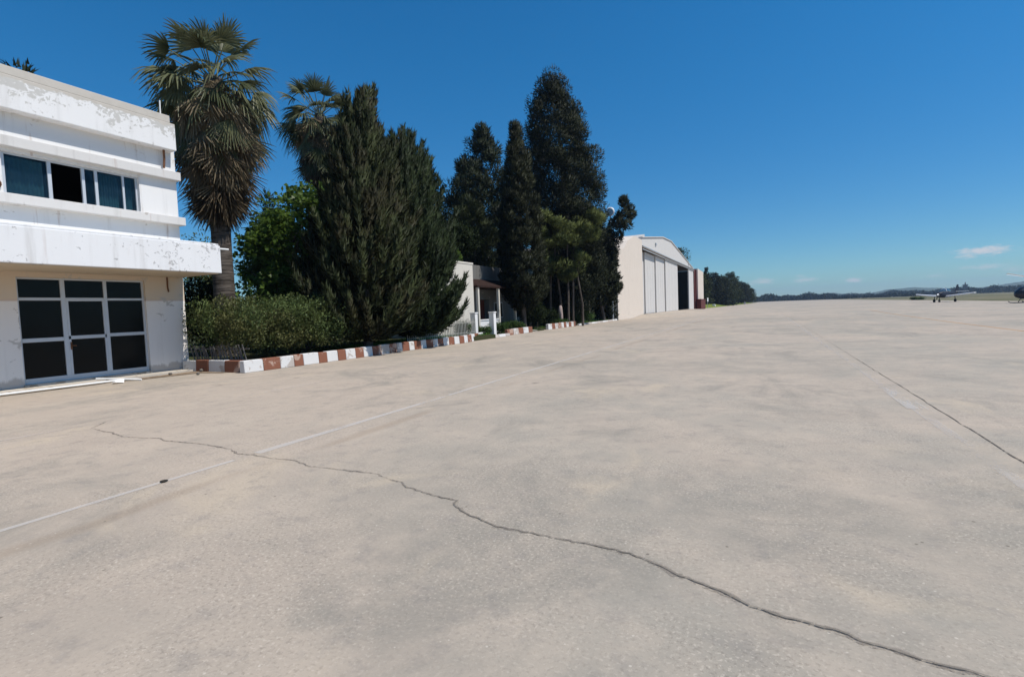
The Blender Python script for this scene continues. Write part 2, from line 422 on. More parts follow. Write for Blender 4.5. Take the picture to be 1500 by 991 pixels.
grade = wn.mix(wn.ramp(gz, .0, .50), (.52, .79, .95), (.48, 1.12, 1.16))
skyc = wn.mix(1.0, hsv.outputs[0], grade, 'MULTIPLY')
cl = wn.mix(tot, skyc, (6.2, 6.5, 6.9))
t.links.new(cl, bg.inputs[0]); bg.inputs[1].default_value = .102
t.links.new(bg.outputs[0], wo.inputs[0])
vs = scn.view_settings
scn.display_settings.display_device = 'sRGB'
vs.view_transform = 'Standard'; vs.look = 'None'; vs.gamma = 1; vs.exposure = 0.0; vs.use_curve_mapping = False
scn.cycles.use_denoising = True
scn.cycles.max_bounces = 8; scn.cycles.transparent_max_bounces = 16; scn.cycles.volume_bounces = 0

# ------------------------------------------------------------------ the setting
def sheet(name, pts, z, mat, kind='structure'):
    b = MB(); b.add([(p[0], p[1], z if len(p) < 3 else p[2]) for p in pts], [list(range(len(pts)))])
    return tag(b.build(name, mat), kind=kind)

sheet('field', [(4500 * math.cos(a), 4500 * math.sin(a)) for a in np.linspace(0, 2 * math.pi, 97)[:-1]], -.03, M['field'])
sheet('apron', [(-15.4, -70), (30, -70), (33, 60), (36.3, 106), (38.5, 140), (42, 200), (53, 403), (60, 560), (40, 760), (-4, 760), (-6, 450), (-10, 300), (-15.6, 170), (-15.35, 60), (-17.9, 44), (-17.9, -70)], 0, M['concrete'])

def strip(name, pts, widths, z, mat):
    """a flat band following a path on the ground"""
    P = [Vector((p[0], p[1], 0)) for p in pts]; vs_ = []
    for i, p in enumerate(P):
        d = (P[min(i + 1, len(P) - 1)] - P[max(i - 1, 0)]).normalized(); s_ = Vector((d.y, -d.x, 0)) * (widths[i] / 2)
        vs_ += [(p.x + s_.x, p.y + s_.y, z), (p.x - s_.x, p.y - s_.y, z)]
    b = MB(); b.add(vs_, [(2 * i, 2 * i + 2, 2 * i + 3, 2 * i + 1) for i in range(len(P) - 1)])
    return tag(b.build(name, mat), kind='structure')

strip('painted_line', [(-5.66, y) for y in np.arange(-6, 4.3, .5)], [.07] * 21, .004, M['line_white'])
strip('painted_line', [(-5.67, y) for y in np.arange(4.32, 8.6, .3)], [.14 - .003 * i for i in range(15)], .004, M['line_white'])
strip('painted_line', [(-5.68, y) for y in np.arange(8.7, 60, 1.0)], [.10] * 52, .004, M['line_faint'])
strip('painted_line', [(-10.22, y) for y in np.arange(2, 30, .7)], [.07] * 40, .004, M['line_ghost'])
strip('painted_line', [(1.98, y) for y in np.arange(4.5, 70, .8)], [.12] * 82, .004, M['line_ghost'])
strip('painted_line', [(2.0, y) for y in np.arange(9.2, 11.4, .3)], [.26] * 8, .008, M['line_patch'])
strip('taxi_line', [(9.55, 20), (9.55, 28), (9.7, 36), (10.0, 46), (10.6, 58), (11.6, 75)], [.17] * 6, .004, M['line_yellow'])
# expansion joint
jy = np.concatenate([np.arange(2, 16, .25), np.arange(16, 90, 1.0)])
strip('expansion_joint', [(2.24 + random.uniform(-.012, .012), y) for y in jy], [max(.006, .014 - .0005 * max(0, y - 7)) * random.uniform(.5, 1.4) for y in jy], .006, M['joint'])
# wandering sealed crack across the apron
CR = [(-10.18, 4.89), (-9.81, 4.51), (-9.32, 4.42), (-9.1, 4.43), (-8.53, 4.3), (-7.83, 4.42), (-7.64, 4.36), (-6.79, 4.4), (-6.17, 4.34), (-5.93, 4.22), (-5.66, 4.25), (-5.31, 4.21), (-4.95, 4.24), (-4.55, 4.12), (-3.93, 4.15), (-3.62, 4.16), (-3.51, 4.09), (-3.22, 4.03), (-3.12, 3.94), (-2.66, 3.82), (-2.44, 3.79), (-2.4, 3.69), (-2.15, 3.54), (-1.85, 3.43), (-1.49, 3.41), (-1.32, 3.39), (-1.07, 3.39), (-0.92, 3.37), (-0.73, 3.33), (-0.5, 3.2), (-0.33, 3.13), (-0.22, 3.08), (-0.07, 2.99), (0.09, 2.95), (0.3, 2.92), (0.41, 2.87), (0.51, 2.86), (0.63, 2.82), (0.75, 2.8), (0.91, 2.8), (1.1, 2.79), (1.5, 2.7), (1.9, 2.72), (2.24, 2.6)]
cp = []
for a, b_ in zip(CR[:-1], CR[1:]):
    L = math.hypot(b_[0] - a[0], b_[1] - a[1]); k = max(2, int(L / .045))
    for i in range(k):
        f = i / k; j = .011
        cp.append((a[0] + (b_[0] - a[0]) * f + random.uniform(-j, j), a[1] + (b_[1] - a[1]) * f + random.uniform(-j, j)))
wv = 0.0; wd_ = []
for i in range(len(cp)):
    wv = .8 * wv + .2 * random.uniform(-1, 1); wd_.append(max(.006, (.018 + .024 * wv + .012 * max(0, min(1, (cp[i][0] + 3.5) / 3))) * random.uniform(.75, 1.25)))
strip('crumbled_edge', [(p_[0] + random.uniform(-.01, .01), p_[1] + random.uniform(-.01, .01)) for p_ in cp], [w_ * 1.5 + .008 for w_ in wd_], .004, M['crack_edge'])
strip('crack', cp, [w_ * .5 for w_ in wd_], .008, M['crack'])

# raised garden bed behind the kerb, pavement and dirt by the wall
def slab(name, x0, x1, y0, y1, z0, z1, mat):
    b = MB(); b.box(x0, x1, y0, y1, z0, z1); return tag(b.build(name, mat), kind='structure')
slab('garden_soil', -60, -14.62, 11.45, 27.9, -.2, .24, M['soil'])
slab('garden_soil', -60, -15.35, 27.92, 37.5, -.2, .10, M['soil'])
slab('garden_soil', -60, -15.75, 37.52, 60.5, -.2, .14, M['soil'])
slab('pavement', -17.93, -17.28, -10, 11.1, -.02, .07, M['pavement'])
sheet('dirt', [(-17.26, 8.7), (-16.8, 8.9), (-16.62, 9.8), (-16.5, 10.6), (-15.6, 10.75), (-15.5, 10.93), (-17.26, 11.0)], .012, M['dirt'])
sheet('dirt', [(-17.26, 3.0), (-17.05, 3.0), (-17.0, 8.0), (-17.2, 8.6), (-17.26, 8.6)], .012, M['dirt'])
# low concrete ramp up to the hangar doors
b = MB()
b.prism([(-8.5, .006), (-15.38, .34), (-15.38, -.1), (-8.5, -.1)], 73.5, 129, 'y')
b.add([(-15.38, 68.5, .0), (-8.5, 73.5, .006), (-15.38, 73.5, .34)], [(0, 1, 2)])
b.add([(-15.38, 129, .34), (-8.5, 129, .006), (-15.38, 136, .0)], [(0, 1, 2)])
tag(b.build('ramp', M['concrete']), kind='structure')
b = MB(); b.add([(-15.6, 163, -.02), (-14.2, 176, -.02), (-10.8, 300, -.02), (-7.0, 450, -.02), (-19.5, 163, .9), (-18.5, 176, 1.0), (-15.5, 300, 1.0), (-11.5, 450, .8), (-60, 163, .9), (-60, 450, .9)],
    [(0, 1, 5, 4), (1, 2, 6, 5), (2, 3, 7, 6), (4, 5, 6, 7, 9, 8)])
tag(b.build('grass_verge', M['verge']), kind='structure')

# hills
prof = [(-20, 2), (-2, 2), (3, 3), (4.5, 5.0), (5.9, 8.0), (7.0, 5.2), (8.6, 4.0), (10.1, 9.0), (12, 10.4), (13.8, 7.8), (15.6, 5.3), (16.8, 7.2), (18.0, 9.8), (18.8, 11.8), (22, 16), (28, 20), (36, 12), (48, 3)]
pa = [p[0] for p in prof]; ph = [p[1] for p in prof]
azs = np.arange(-20, 48, .25); rs = np.linspace(2300, 4200, 22); hv = []; hf = []
hn = rng.random(400)
for i, a in enumerate(azs):
    hh = np.interp(a, pa, ph)
    for j, r_ in enumerate(rs):
        s_ = math.sin(math.pi * j / (len(rs) - 1)) ** .8
        bumpy = .35 * math.sin(a * 3.1 + j) + .3 * math.sin(a * 7.7 + 2 * j) + .25 * math.sin(a * 13.3 + j * 1.3)
        z = -.5 + 3.55 * s_ * (hh + bumpy)
        hv.append((r_ * math.sin(R(a)), r_ * math.cos(R(a)), z))
nj = len(rs)
for i in range(len(azs) - 1):
    for j in range(nj - 1): hf.append((i * nj + j, i * nj + j + 1, (i + 1) * nj + j + 1, (i + 1) * nj + j))
b = MB(); b.add(hv, hf, 0, True); tag(b.build('hills', M['hill']), kind='structure')

# ------------------------------------------------------------------ white two-storey building
def bld():
    root = thing('building', (-17.95, 4, 0), 'white flat-roofed two-storey building with peeling paint, ribbon window and wide canopy', 'building')
    ox, oy = 17.95, -4
    def part(mb, name, mats, parent=root, bevel=0.0):
        mb.v = [(p[0] + ox, p[1] + oy, p[2]) for p in mb.v]
        o = mb.build(name, mats, None, bevel); o.parent = parent
        return o
    XF = -17.95; XB = -30.; Y0 = -9.; Y1 = 11.27
    # lower wall with the shopfront opening
    b = MB()
    b.box(XF - .25, XF, Y0, 6.8, 0, 3.2); b.box(XF - .25, XF, 10.02, Y1, 0, 3.2)
    b.box(XF - .25, XF, 6.8, 10.02, 3.05, 3.2); b.box(XF - .25, XF, 6.8, 10.02, 0, .12)
    b.box(XB, XF - .25, Y1 - .25, Y1, 0, 3.2); b.box(XB, XF - .25, Y0, Y0 + .25, 0, 3.2); b.box(XB, XB + .25, Y0 + .25, Y1 - .25, 0, 3.2)
    part(b, 'lower_wall', M['lower_wall'])
    # upper wall with the window opening; its own coordinates are world so that the paint follows it
    b = MB()
    b.box(XF - .25, XF, Y0, 6.72, 4.2, 7.6); b.box(XF - .25, XF, 10.08, Y1, 4.2, 7.6)
    b.box(XF - .25, XF, 6.72, 10.08, 4.2, 5.2); b.box(XF - .25, XF, 6.72, 10.08, 6.36, 7.6)
    b.box(XB, XF - .25, Y1 - .25, Y1, 4.2, 7.6); b.box(XB, XF - .25, Y0, Y0 + .25, 4.2, 7.6); b.box(XB, XB + .25, Y0 + .25, Y1 - .25, 4.2, 7.6)
    part(b, 'upper_wall', M['white_wall'])
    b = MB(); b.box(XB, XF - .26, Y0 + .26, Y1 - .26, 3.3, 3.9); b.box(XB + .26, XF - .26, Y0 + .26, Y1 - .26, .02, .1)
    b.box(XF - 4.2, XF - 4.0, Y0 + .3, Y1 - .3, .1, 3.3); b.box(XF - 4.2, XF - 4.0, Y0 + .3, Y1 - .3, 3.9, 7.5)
    part(b, 'interior_shade_shell', M['interior'])  # floors and back walls, room shade put into their near-black colour
    b = MB(); b.box(XB - .1, XF + .33, Y0, 11.16, 7.39, 8.27); b.box(XB, XF + .31, Y0 + .1, 11.02, 8.27, 8.51)
    part(b, 'parapet', M['parapet'], bevel=.02)
    b = MB(); b.box(XF - .1, XF + .20, Y0, 11.32, 6.45, 6.73); part(b, 'lintel_ledge', M['ledge'], bevel=.015)
    b = MB(); b.box(XF - .1, XF + .26, Y0, 11.35, 4.95, 5.215); part(b, 'window_ledge', M['ledge'], bevel=.015)
    b = MB(); b.box(XB, -15.9, Y0, 11.27, 3.215, 4.10); b.box(XB, -15.93, Y0, 11.24, 4.10, 4.17)
    part(b, 'canopy', M['canopy'], bevel=.02)
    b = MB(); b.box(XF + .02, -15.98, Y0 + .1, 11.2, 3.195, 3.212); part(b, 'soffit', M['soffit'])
    # shopfront
    zt, zb = 3.05, .12; xf = XF - .09
    fr = MB(); D = .07
    def fbar(y0, y1, z0, z1, d=D, m=0): fr.box(xf - d, xf, y0, y1, z0, z1, m)
    fbar(6.8, 6.86, zb, zt); fbar(9.96, 10.02, zb, zt)
    fbar(6.86, 9.96, zt - .05, zt); fbar(6.86, 9.96, zb, zb + .16)
    fbar(7.80, 7.91, zb + .16, zt - .05, D + .012); fbar(8.88, 8.97, zb + .16, zt - .05, D + .006)
    fbar(6.86, 7.80, 2.42, 2.50); fbar(7.91, 8.88, 2.40, 2.50, D + .003); fbar(8.97, 9.96, 2.42, 2.49)
    fbar(6.86, 7.80, 1.27, 1.38); fbar(7.91, 8.88, 1.30, 1.40, D + .003); fbar(8.97, 9.96, 1.32, 1.42)
    fbar(7.91, 7.97, zb + .16, 2.40, D - .012); fbar(8.83, 8.88, zb + .16, 2.40, D - .012)
    f = part(fr, 'door', M['alu'], bevel=.006)
    gl = MB(); gl.box(xf - .05, xf - .04, 6.84, 10.0, zb + .1, zt - .02)
    part(gl, 'pane', M['black_glass'], f)
    hd = MB(); hd.tube([(xf + .01, 7.95, 1.12), (xf + .06, 7.95, 1.12), (xf + .06, 8.06, 1.11)], .014, 8); hd.box(xf, xf + .012, 7.935, 7.975, 1.0, 1.22)
    part(hd, 'handle', M['rust'], f)
    st = MB(); st.box(XF - .1, XF + .06, 6.78, 10.04, .07, .125); part(st, 'door_step', M['pavement'])
    # ribbon window with one leaf slid open
    xw = XF - .10; wf = MB()
    def wbar(y0, y1, z0, z1, d=.06, x=xw): wf.box(x - d, x, y0, y1, z0, z1)
    wbar(6.72, 6.82, 5.22, 6.36, .06); wbar(10.02, 10.08, 5.22, 6.36); wbar(6.82, 10.02, 5.22, 5.285); wbar(6.82, 10.02, 6.31, 6.36)
    wbar(7.74, 7.83, 5.285, 6.31, .068); wbar(8.56, 8.64, 5.285, 6.31, .068, xw - .003); wbar(8.89, 8.97, 5.285, 6.31, .068); wbar(9.64, 9.70, 5.285, 6.31, .055)
    wo_ = part(wf, 'window', M['alu'], bevel=.005)
    for (ya, yb_, xo) in ((6.80, 7.76, .045), (8.60, 8.92, .05), (8.94, 10.04, .045)):
        gl = MB(); gl.box(xw - xo, xw - xo + .007, ya, yb_, 5.26, 6.33); part(gl, 'pane', M['blue_glass'], wo_)
    for (ya, yb_, zlo) in ((6.86, 7.72, 5.27), (8.99, 9.62, 5.27), (9.72, 10.0, 5.27)):
        b = MB(); nn = 40
        vs_ = [(xw - .22 + .025 * math.sin(k * 1.35) + .012 * math.sin(k * .53), ya + (yb_ - ya) * k / nn, z_) for z_ in (zlo, 6.30) for k in range(nn + 1)]
        b.add(vs_, [(k, k + 1, nn + 2 + k, nn + 1 + k) for k in range(nn)], 0, True); part(b, 'curtain', M['curtain'], wo_)
    # small fittings
    b = MB(); b.tube([(XF + .12, 10.86, 7.42), (XF + .12, 10.86, 7.1), (XF + .10, 10.84, 6.80)], .035, 8); part(b, 'drain_pipe', M['rust'])
    b = MB(); b.tube([(-16.1, 11.2, 4.03), (-16.05, 11.66, 4.03)], .032, 8); part(b, 'rain_spout', M['pipe_white'])
    b = MB(); b.tube([(XF + .03, 10.72, 3.2), (XF + .03, 10.72, 2.85), (XF + .05, 10.73, 2.70)], .022, 8); part(b, 'cable_pipe', M['rust'])
    b = MB(); b.tube([(XF + .1, 10.85, 8.5), (XF + .1, 10.86, 9.0)], .022, 6); part(b, 'roof_rod', M['pipe_white'])
    b = MB()
    for k in range(9):
        a = k / 8 * math.pi * 1.3
        b.tube([(XF + .03, 6.55 + .10 * math.sin(a), 5.32 + .045 * k), (XF + .05, 6.55 + .10 * math.sin(a + .5), 5.36 + .045 * k)], .035, 6)
    part(b, 'wall_bracket', M['rust'])
    return root
bld()

# things lying by the wall
def lying_pole(p0, p1, r, label, name='pole', cat='pole'):
    b = MB(); p0 = Vector(p0); p1 = Vector(p1); mid = (p0 + p1) / 2
    pts = [p0.lerp(p1, k / 6) - mid for k in range(7)]
    for k, q in enumerate(pts): q.z += .0 if k in (0, 6) else 0
    b.tube(pts, r, 8)
    return tag(b.build(name, M['pipe_white'], loc=mid), label, cat)
lying_pole((-17.0, 3.2, .055), (-16.93, 8.75, .055), .028, 'long thin white pole lying flat along the pavement before the shopfront')
lying_pole((-17.5, 8.25, .12), (-16.55, 8.95, .03), .03, 'short white pole leaning from the door step down to the ground')
b = MB(); b.add([(-.16, -.1, .01), (.1, -.14, .05), (.18, .06, .015), (.02, .16, .09), (-.15, .08, .03), (.0, .0, .11)], [(0, 1, 5), (1, 2, 5), (2, 3, 5), (3, 4, 5), (4, 0, 5)])
tag(b.build('scrap', M['paper'], loc=(-16.6, 8.35, .005)), 'crumpled white scrap lying at the end of the long pole', 'litter')
def stone(name, loc, sx, sy, sz, mat, label, group=None, cat='stone'):
    b = MB(); rings = []
    for i in range(6):
        ph_ = -math.pi / 2 + math.pi * (i + .02) / 5.04
        rings.append([(sx * math.cos(ph_) * math.cos(k * math.pi / 4) * random.uniform(.8, 1.15), sy * math.cos(ph_) * math.sin(k * math.pi / 4) * random.uniform(.8, 1.15), sz * (1 + math.sin(ph_)) * random.uniform(.9, 1.05)) for k in range(8)])
    b.loft(rings)
    return tag(b.build(name, mat, loc=loc), label, cat, group)
stone('stone', (-16.75, 10.9, .012), .07, .06, .05, M['stone'], 'brown stone in the dirt nearest the corner of the white wall', 'loose stones in the dirt')
stone('stone', (-16.0, 10.3, .0), .06, .05, .045, M['stone'], 'lone brown stone out on the concrete beyond the dirt', 'loose stones in the dirt')
stone('stone', (-17.0, 10.05, .012), .055, .06, .04, M['stone'], 'brown stone in the dirt below the plain wall right of the door', 'loose stones in the dirt')
stone('stone', (-5.64, 3.19, .004), .026, .045, .012, M['dark_stone'], 'flat black stone lying on the white line in the foreground')
b = MB(); b.box(-.07, .07, -.22, .22, 0, .03); o = b.build('board', M['dark_stone'], bevel=.008, loc=(-17.12, 7.25, .012)); tag(o, 'short dark board lying between the long pole and the door step', 'board')

# ------------------------------------------------------------------ kerbs
def kerb(label, pts_bounds, x_of, h, depth, cols, mats, along='y', y_fix=None):
    b = MB()
    for i in range(len(pts_bounds) - 1):
        a0, a1 = pts_bounds[i] + .004, pts_bounds[i + 1] - .004
        jx = random.uniform(-.012, .012); jz = random.uniform(-.018, .012)
        if along == 'y':
            xa, xb = x_of(a0) + jx, x_of(a1) + jx
            vs_ = [(xa - depth, a0, 0), (xa, a0, 0), (xb, a1, 0), (xb - depth, a1, 0), (xa - depth, a0, h + jz), (xa - .03, a0, h + jz), (xb - .03, a1, h + jz), (xb - depth, a1, h + jz)]
        else:
            yy = y_fix + jx
            vs_ = [(a0, yy, 0), (a1, yy, 0), (a1, yy + depth, 0), (a0, yy + depth, 0), (a0, yy + .02, h + jz), (a1, yy + .02, h + jz), (a1, yy + depth, h + jz), (a0, yy + depth, h + jz)]
        b.add(vs_, [(0, 3, 2, 1), (4, 5, 6, 7), (0, 1, 5, 4), (1, 2, 6, 5), (2, 3, 7, 6), (3, 0, 4, 7)], cols[i % len(cols)])
    c = [sum(p[k] for p in b.v) / len(b.v) for k in (0, 1)]
    b.v = [(p[0] - c[0], p[1] - c[1], p[2]) for p in b.v]
    return tag(b.build('kerb', mats, bevel=.02, loc=(c[0], c[1], 0)), label, 'kerb', 'red and white kerbs along the gardens')
KM = [M['kerb_white'], M['kerb_red'], M['kerb_bare']]
kerb('short shaded end of the red and white kerb meeting the corner of the white building', [-17.9, -17.15, -16.5, -15.7, -14.98], None, .38, .22, [0, 1, 0, 1], KM, 'x', 10.98)
yb = [10.9, 11.58, 12.22, 12.76, 13.14, 13.8, 14.19, 14.7, 15.09, 15.61, 16.1, 16.65, 17.2, 17.75, 18.28, 18.66, 19.19, 19.57, 20.1, 20.53, 21.1, 21.48, 21.9, 22.37, 22.83, 23.26, 23.8, 24.31, 24.9, 25.5, 26.3, 27.2]
kx = lambda y: float(np.interp(y, [10.9, 12, 15.3, 17.5, 21, 23.5, 25, 26, 27.2], [-14.62, -14.58, -14.38, -14.46, -14.5, -14.3, -14.55, -14.8, -15.06]))
kerb('long red and white striped kerb running from the hedge to the white posts', yb, kx, .40, .24, [0, 1], KM)
kerb('low broken bare kerb with faded paint in front of the white posts', [27.45, 28.0, 28.7, 29.6, 30.2], lambda y: -14.75, .17, .22, [2, 2, 0, 2], KM)
kerb('short red and white kerb under the slim cypress', [30.6, 31.5, 32.3, 33.1, 33.95, 34.7], lambda y: -15.1, .40, .24, [1, 0, 1, 0, 1], KM)
kerb('low plain kerb across the gap between the two farther striped kerbs', [34.9, 36.2, 37.6], lambda y: -15.35, .10, .3, [2], KM)
kerb('farthest red and white striped kerb in front of the pines', [38.2, 39.0, 39.75, 40.4, 41.1, 41.75, 42.4, 43.0, 43.7, 44.3, 44.95], lambda y: -15.25, .44, .24, [0, 1], KM)
kerb('low pale edging stones running on to the hangar wall', [46, 48, 50, 52, 54, 56, 58, 60], lambda y: -15.3, .16, .2, [0, 2], KM)

# ------------------------------------------------------------------ picket fences
def fence(loc, rz, length, h, step, mat, label, lean=0.0, gaps=()):
    b = MB(); k = 0; xx = 0
    while xx < length:
        if not any(a < xx < c for a, c in gaps):
            ln = lean * random.uniform(.3, 1.4); hh = h * random.uniform(.9, 1.05)
            b.add([(xx - .022, -.012, 0), (xx + .022, -.012, 0), (xx + .022, .012, 0), (xx - .022, .012, 0), (xx - .022 - ln, -.012, hh), (xx + .022 - ln, -.012, hh), (xx + .022 - ln, .012, hh), (xx - .022 - ln, .012, hh)],
                  [(0, 3, 2, 1), (4, 5, 6, 7), (0, 1, 5, 4), (1, 2, 6, 5), (2, 3, 7, 6), (3, 0, 4, 7)])
        xx += step
    for z in (h * .22, h * .8): b.box(0, length, .014, .034, z - .02, z + .02)
    o = b.build('fence', mat, loc=loc); o.rotation_euler = (0, 0, rz)
    return tag(o, label, 'fence', 'low picket fences in the gardens')
fence((-17.6, 11.30, .24), 0, 2.7, .62, .13, M['iron'], 'low leaning picket fence showing under the clipped hedge', .22)
fence((-15.35, 20.2, .24), R(90), 6.6, 1.0, .16, M['picket_pale'], 'low grey picket fence in shade behind the striped kerb', .03)

# ------------------------------------------------------------------ small house with tiled porch
def house():
    root = thing('house', (-18, 30, 0), 'small cream single-storey house with a tiled porch roof, half hidden by trees', 'house')
    def part(mb, name, mats, parent=root, bevel=0.0):
        mb.v = [(p[0] + 18, p[1] - 30, p[2]) for p in mb.v]
        o = mb.build(name, mats, None, bevel); o.parent = parent; return o
    b = MB(); b.box(-25, -17.0, 24.6, 29.6, 0, 4.7); b.box(-25.05, -16.97, 24.55, 29.65, 4.7, 4.82); part(b, 'wall', M['cream_wall'], bevel=.02)
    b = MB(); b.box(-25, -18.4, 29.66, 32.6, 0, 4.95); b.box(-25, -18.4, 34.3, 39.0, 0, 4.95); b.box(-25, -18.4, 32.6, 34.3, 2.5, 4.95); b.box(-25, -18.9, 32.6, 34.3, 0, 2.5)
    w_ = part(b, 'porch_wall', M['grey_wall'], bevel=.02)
    b = MB(); b.box(-18.9, -18.82, 32.62, 34.28, .1, 2.48); part(b, 'door', M['maroon'])
    b = MB(); b.box(-18.39, -18.34, 35.0, 36.4, 1.1, 2.3); wd2 = part(b, 'window', M['alu_grey']); b = MB(); b.box(-18.339, -18.33, 35.08, 36.32, 1.18, 2.22); part(b, 'pane', M['black_glass'], wd2)
    # hipped porch roof
    b = MB()
    e0, e1, xe, xw, zr, ze = 29.70, 38.6, -16.75, -18.39, 3.95, 3.36
    b.add([(xw, e0, ze), (xe, e0, ze), (xe, e1, ze), (xw, e1, ze), (xw, e0 + 1.7, zr), (xw, e1 - 1.7, zr), (xw, e0, ze - .12), (xe, e0, ze - .12), (xe, e1, ze - .12), (xw, e1, ze - .12)],
          [(1, 2, 5, 4), (0, 1, 4), (2, 3, 5), (0, 6, 7, 1), (1, 7, 8, 2), (2, 8, 9, 3), (6, 9, 8, 7)])
    part(b, 'porch_roof', M['tile'])
    for y in (29.95, 32.9, 35.6, 38.3):
        b = MB(); b.box(-17.0, -16.82, y - .09, y + .09, 0, 3.235); part(b, 'column', M['cream_wall'], bevel=.01)
    b = MB(); b.box(-17.04, -16.9, 30.05, 32.8, 0, 1.02); b.box(-17.08, -16.86, 30.05, 32.8, 1.02, 1.10); part(b, 'porch_parapet', M['white_wall'], bevel=.01)
    return root
house()
# white gate posts
p = thing('gate_post', (-16.05, 27.85, .1), 'square white gate post left of its twin before the cream house', 'post', 'white gate posts')
b = MB(); b.box(-.17, .17, -.17, .17, 0, 1.42); b.build('shaft', M['white_wall'], p, .015)
b = MB(); b.box(-.20, .20, -.20, .20, 1.42, 1.50); b.build('cap', M['white_wall'], p, .015)
q = copy_tree(p); q.location = (-15.55, 29.35, .1); q['label'] = 'square white gate post right of its twin before the porch wall'

# ------------------------------------------------------------------ hangar
def hangar():
    root = thing('hangar', (-15.4, 102, 0), 'large pale hangar with sliding doors, one bay open, and pink end walls', 'hangar')
    def part(mb, name, mats, parent=root, bevel=0.0):
        mb.v = [(p[0] + 15.4, p[1] - 102, p[2]) for p in mb.v]
        o = mb.build(name, mats, None, bevel); o.parent = parent; return o
    X = -15.4
    b = MB(); b.prism([(60.9, -.1), (75.4, -.1), (75.4, 10.95), (70.4, 10.9), (66.5, 9.9), (64.5, 8.75), (60.9, 8.3)], X - 12, X, 'x'); part(b, 'end_wall', M['hangar_pink'])
    b = MB(); b.prism([(146.2, 0), (160.5, 0), (160.5, 10.5), (146.2, 10.75)], X - 12, X, 'x'); part(b, 'end_wall', M['hangar_pink'])
    # front gable above the doors
    gp = [(75.4, 10.15), (137.4, 9.85), (137.4, 10.05), (112, 12.55), (102, 13.4), (93, 13.15), (75.4, 11.25)]
    b = MB(); b.prism(gp, X - .5, X - .02, 'x'); g_ = part(b, 'gable', M['hangar_white'])
    b = MB(); b.prism([(102, 13.4), (137.4, 10.05), (137.4, 10.17), (102, 13.53)], X - .45, X + .12, 'x'); b.prism([(75.4, 11.25), (93, 13.15), (102, 13.4), (102, 13.53), (92.8, 13.28), (75.4, 11.38)], X - .45, X + .12, 'x')
    part(b, 'verge_trim', M['hangar_roof'], g_)
    b = MB(); b.box(X - .02, X + .16, 75.6, 137.2, 10.02, 10.16); b.box(X - .02, X + .10, 75.6, 137.2, 9.62, 9.72); part(b, 'door_track', M['alu_grey'])
    b = MB(); b.prism([(60.9, 8.3), (64.5, 8.75), (75.4, 11.2), (93, 13.1), (102, 13.36), (146.2, 9.3), (146.2, 9.1), (102, 13.15), (75.4, 10.9)], X - 62, X - 12.01, 'x'); b.prism([(75.4, 11.2), (93, 13.1), (102, 13.36), (137.4, 10.0), (137.4, 9.8), (102, 13.15), (75.4, 10.95)], X - 12.0, X - .51, 'x')
    part(b, 'roof', M['hangar_roof'])
    b = MB(); b.prism([(76.5, 11.5), (92.5, 13.4), (92.5, 13.95), (76.5, 11.8)], X - 14, X - 3, 'x'); part(b, 'roof_vent', M['hangar_roof'])
    b = MB(); b.box(X - 62, X - 12.01, 60.9, 61.3, 0, 8.4); b.box(X - 62, X - .6, 146.3, 146.6, 0, 9.2); b.box(X - 62, X - 61.6, 61.3, 146.3, 0, 13.0); part(b, 'side_wall', M['hangar_pink'])
    b = MB(); b.box(X - 61, X - 12, 62, 146, .3, .33); b.box(X - 11.99, X - .6, 75.5, 146.2, .3, .33); b.box(X - 30, X - 29.7, 62, 146, .33, 12); b.box(X - 29.6, X - .95, 137.8, 138.1, .33, 9.7); part(b, 'interior_shade_shell', M['interior'])  # floor plus added near-black walls that keep the open bay dark
    for (y0, y1, dx) in [(75.6, 79.9, .62), (79.95, 87.7, .42), (87.75, 95.9, .22), (95.95, 110.6, 0)]:
        b = MB(); b.box(X - .3 - dx, X - .14 - dx, y0, y1, .36, 9.62)
        for k in range(1, 4):
            yy = y0 + (y1 - y0) * k / 4; b.box(X - .14 - dx, X - .125 - dx, yy - .05, yy + .05, .36, 9.6)
        part(b, 'sliding_door', M['hangar_white'])
    b = MB(); b.box(X - .3, X - .05, 127.6, 136.6, .2, 9.62); part(b, 'sliding_door', M['hangar_white'])
    b = MB(); b.box(X - .9, X - .3, 137.45, 146.15, 0, 10.4); b.box(X - .3, X - .05, 138.6, 139.4, 0, 10.3); b.box(X - .3, X - .05, 143.0, 143.8, 0, 10.3); part(b, 'door_pocket', M['maroon']); 
    b = MB(); b.box(X - .35, X - .03, 75.5, 110.7, .1, .33); part(b, 'door_sill', M['kerb_bare'])
    b = MB(); b.box(X - .02, X + .14, 85.6, 86.5, 11.15, 11.5); part(b, 'floodlight', M['alu_grey'])
    b = MB(); b.box(X - .02, X + .14, 127.0, 127.8, 10.5, 10.8); part(b, 'floodlight', M['alu_grey'])
    return root
hangar()
p = thing('storage_bin', (-14.75, 147.5, 0), 'rust-red steel bin standing against the far pink end of the hangar', 'bin')
b = MB(); b.box(-.55, .55, -6.0, 5.2, .12, 2.5); b.build('body', M['maroon'], p, .03)
b = MB(); b.box(-.62, .62, -6.1, 5.3, 2.5, 2.66); b.build('lid', M['maroon'], p, .02)
for yy in (-5.5, 4.7):
    b = MB(); b.box(-.5, .5, yy - .1, yy + .1, 0, .12); b.build('skid', M['rust'], p)
p = thing('sign', (-14.9, 166.5, 0), 'small pale blank board on a post beyond the hangar end', 'sign')
b = MB(); b.box(-.06, .06, -.06, .06, 0, 2.0); b.build('post', M['alu_grey'], p)
b = MB(); b.box(.062, .10, -1.6, 1.6, 2.0, 3.1); b.build('board', M['pipe_white'], p)
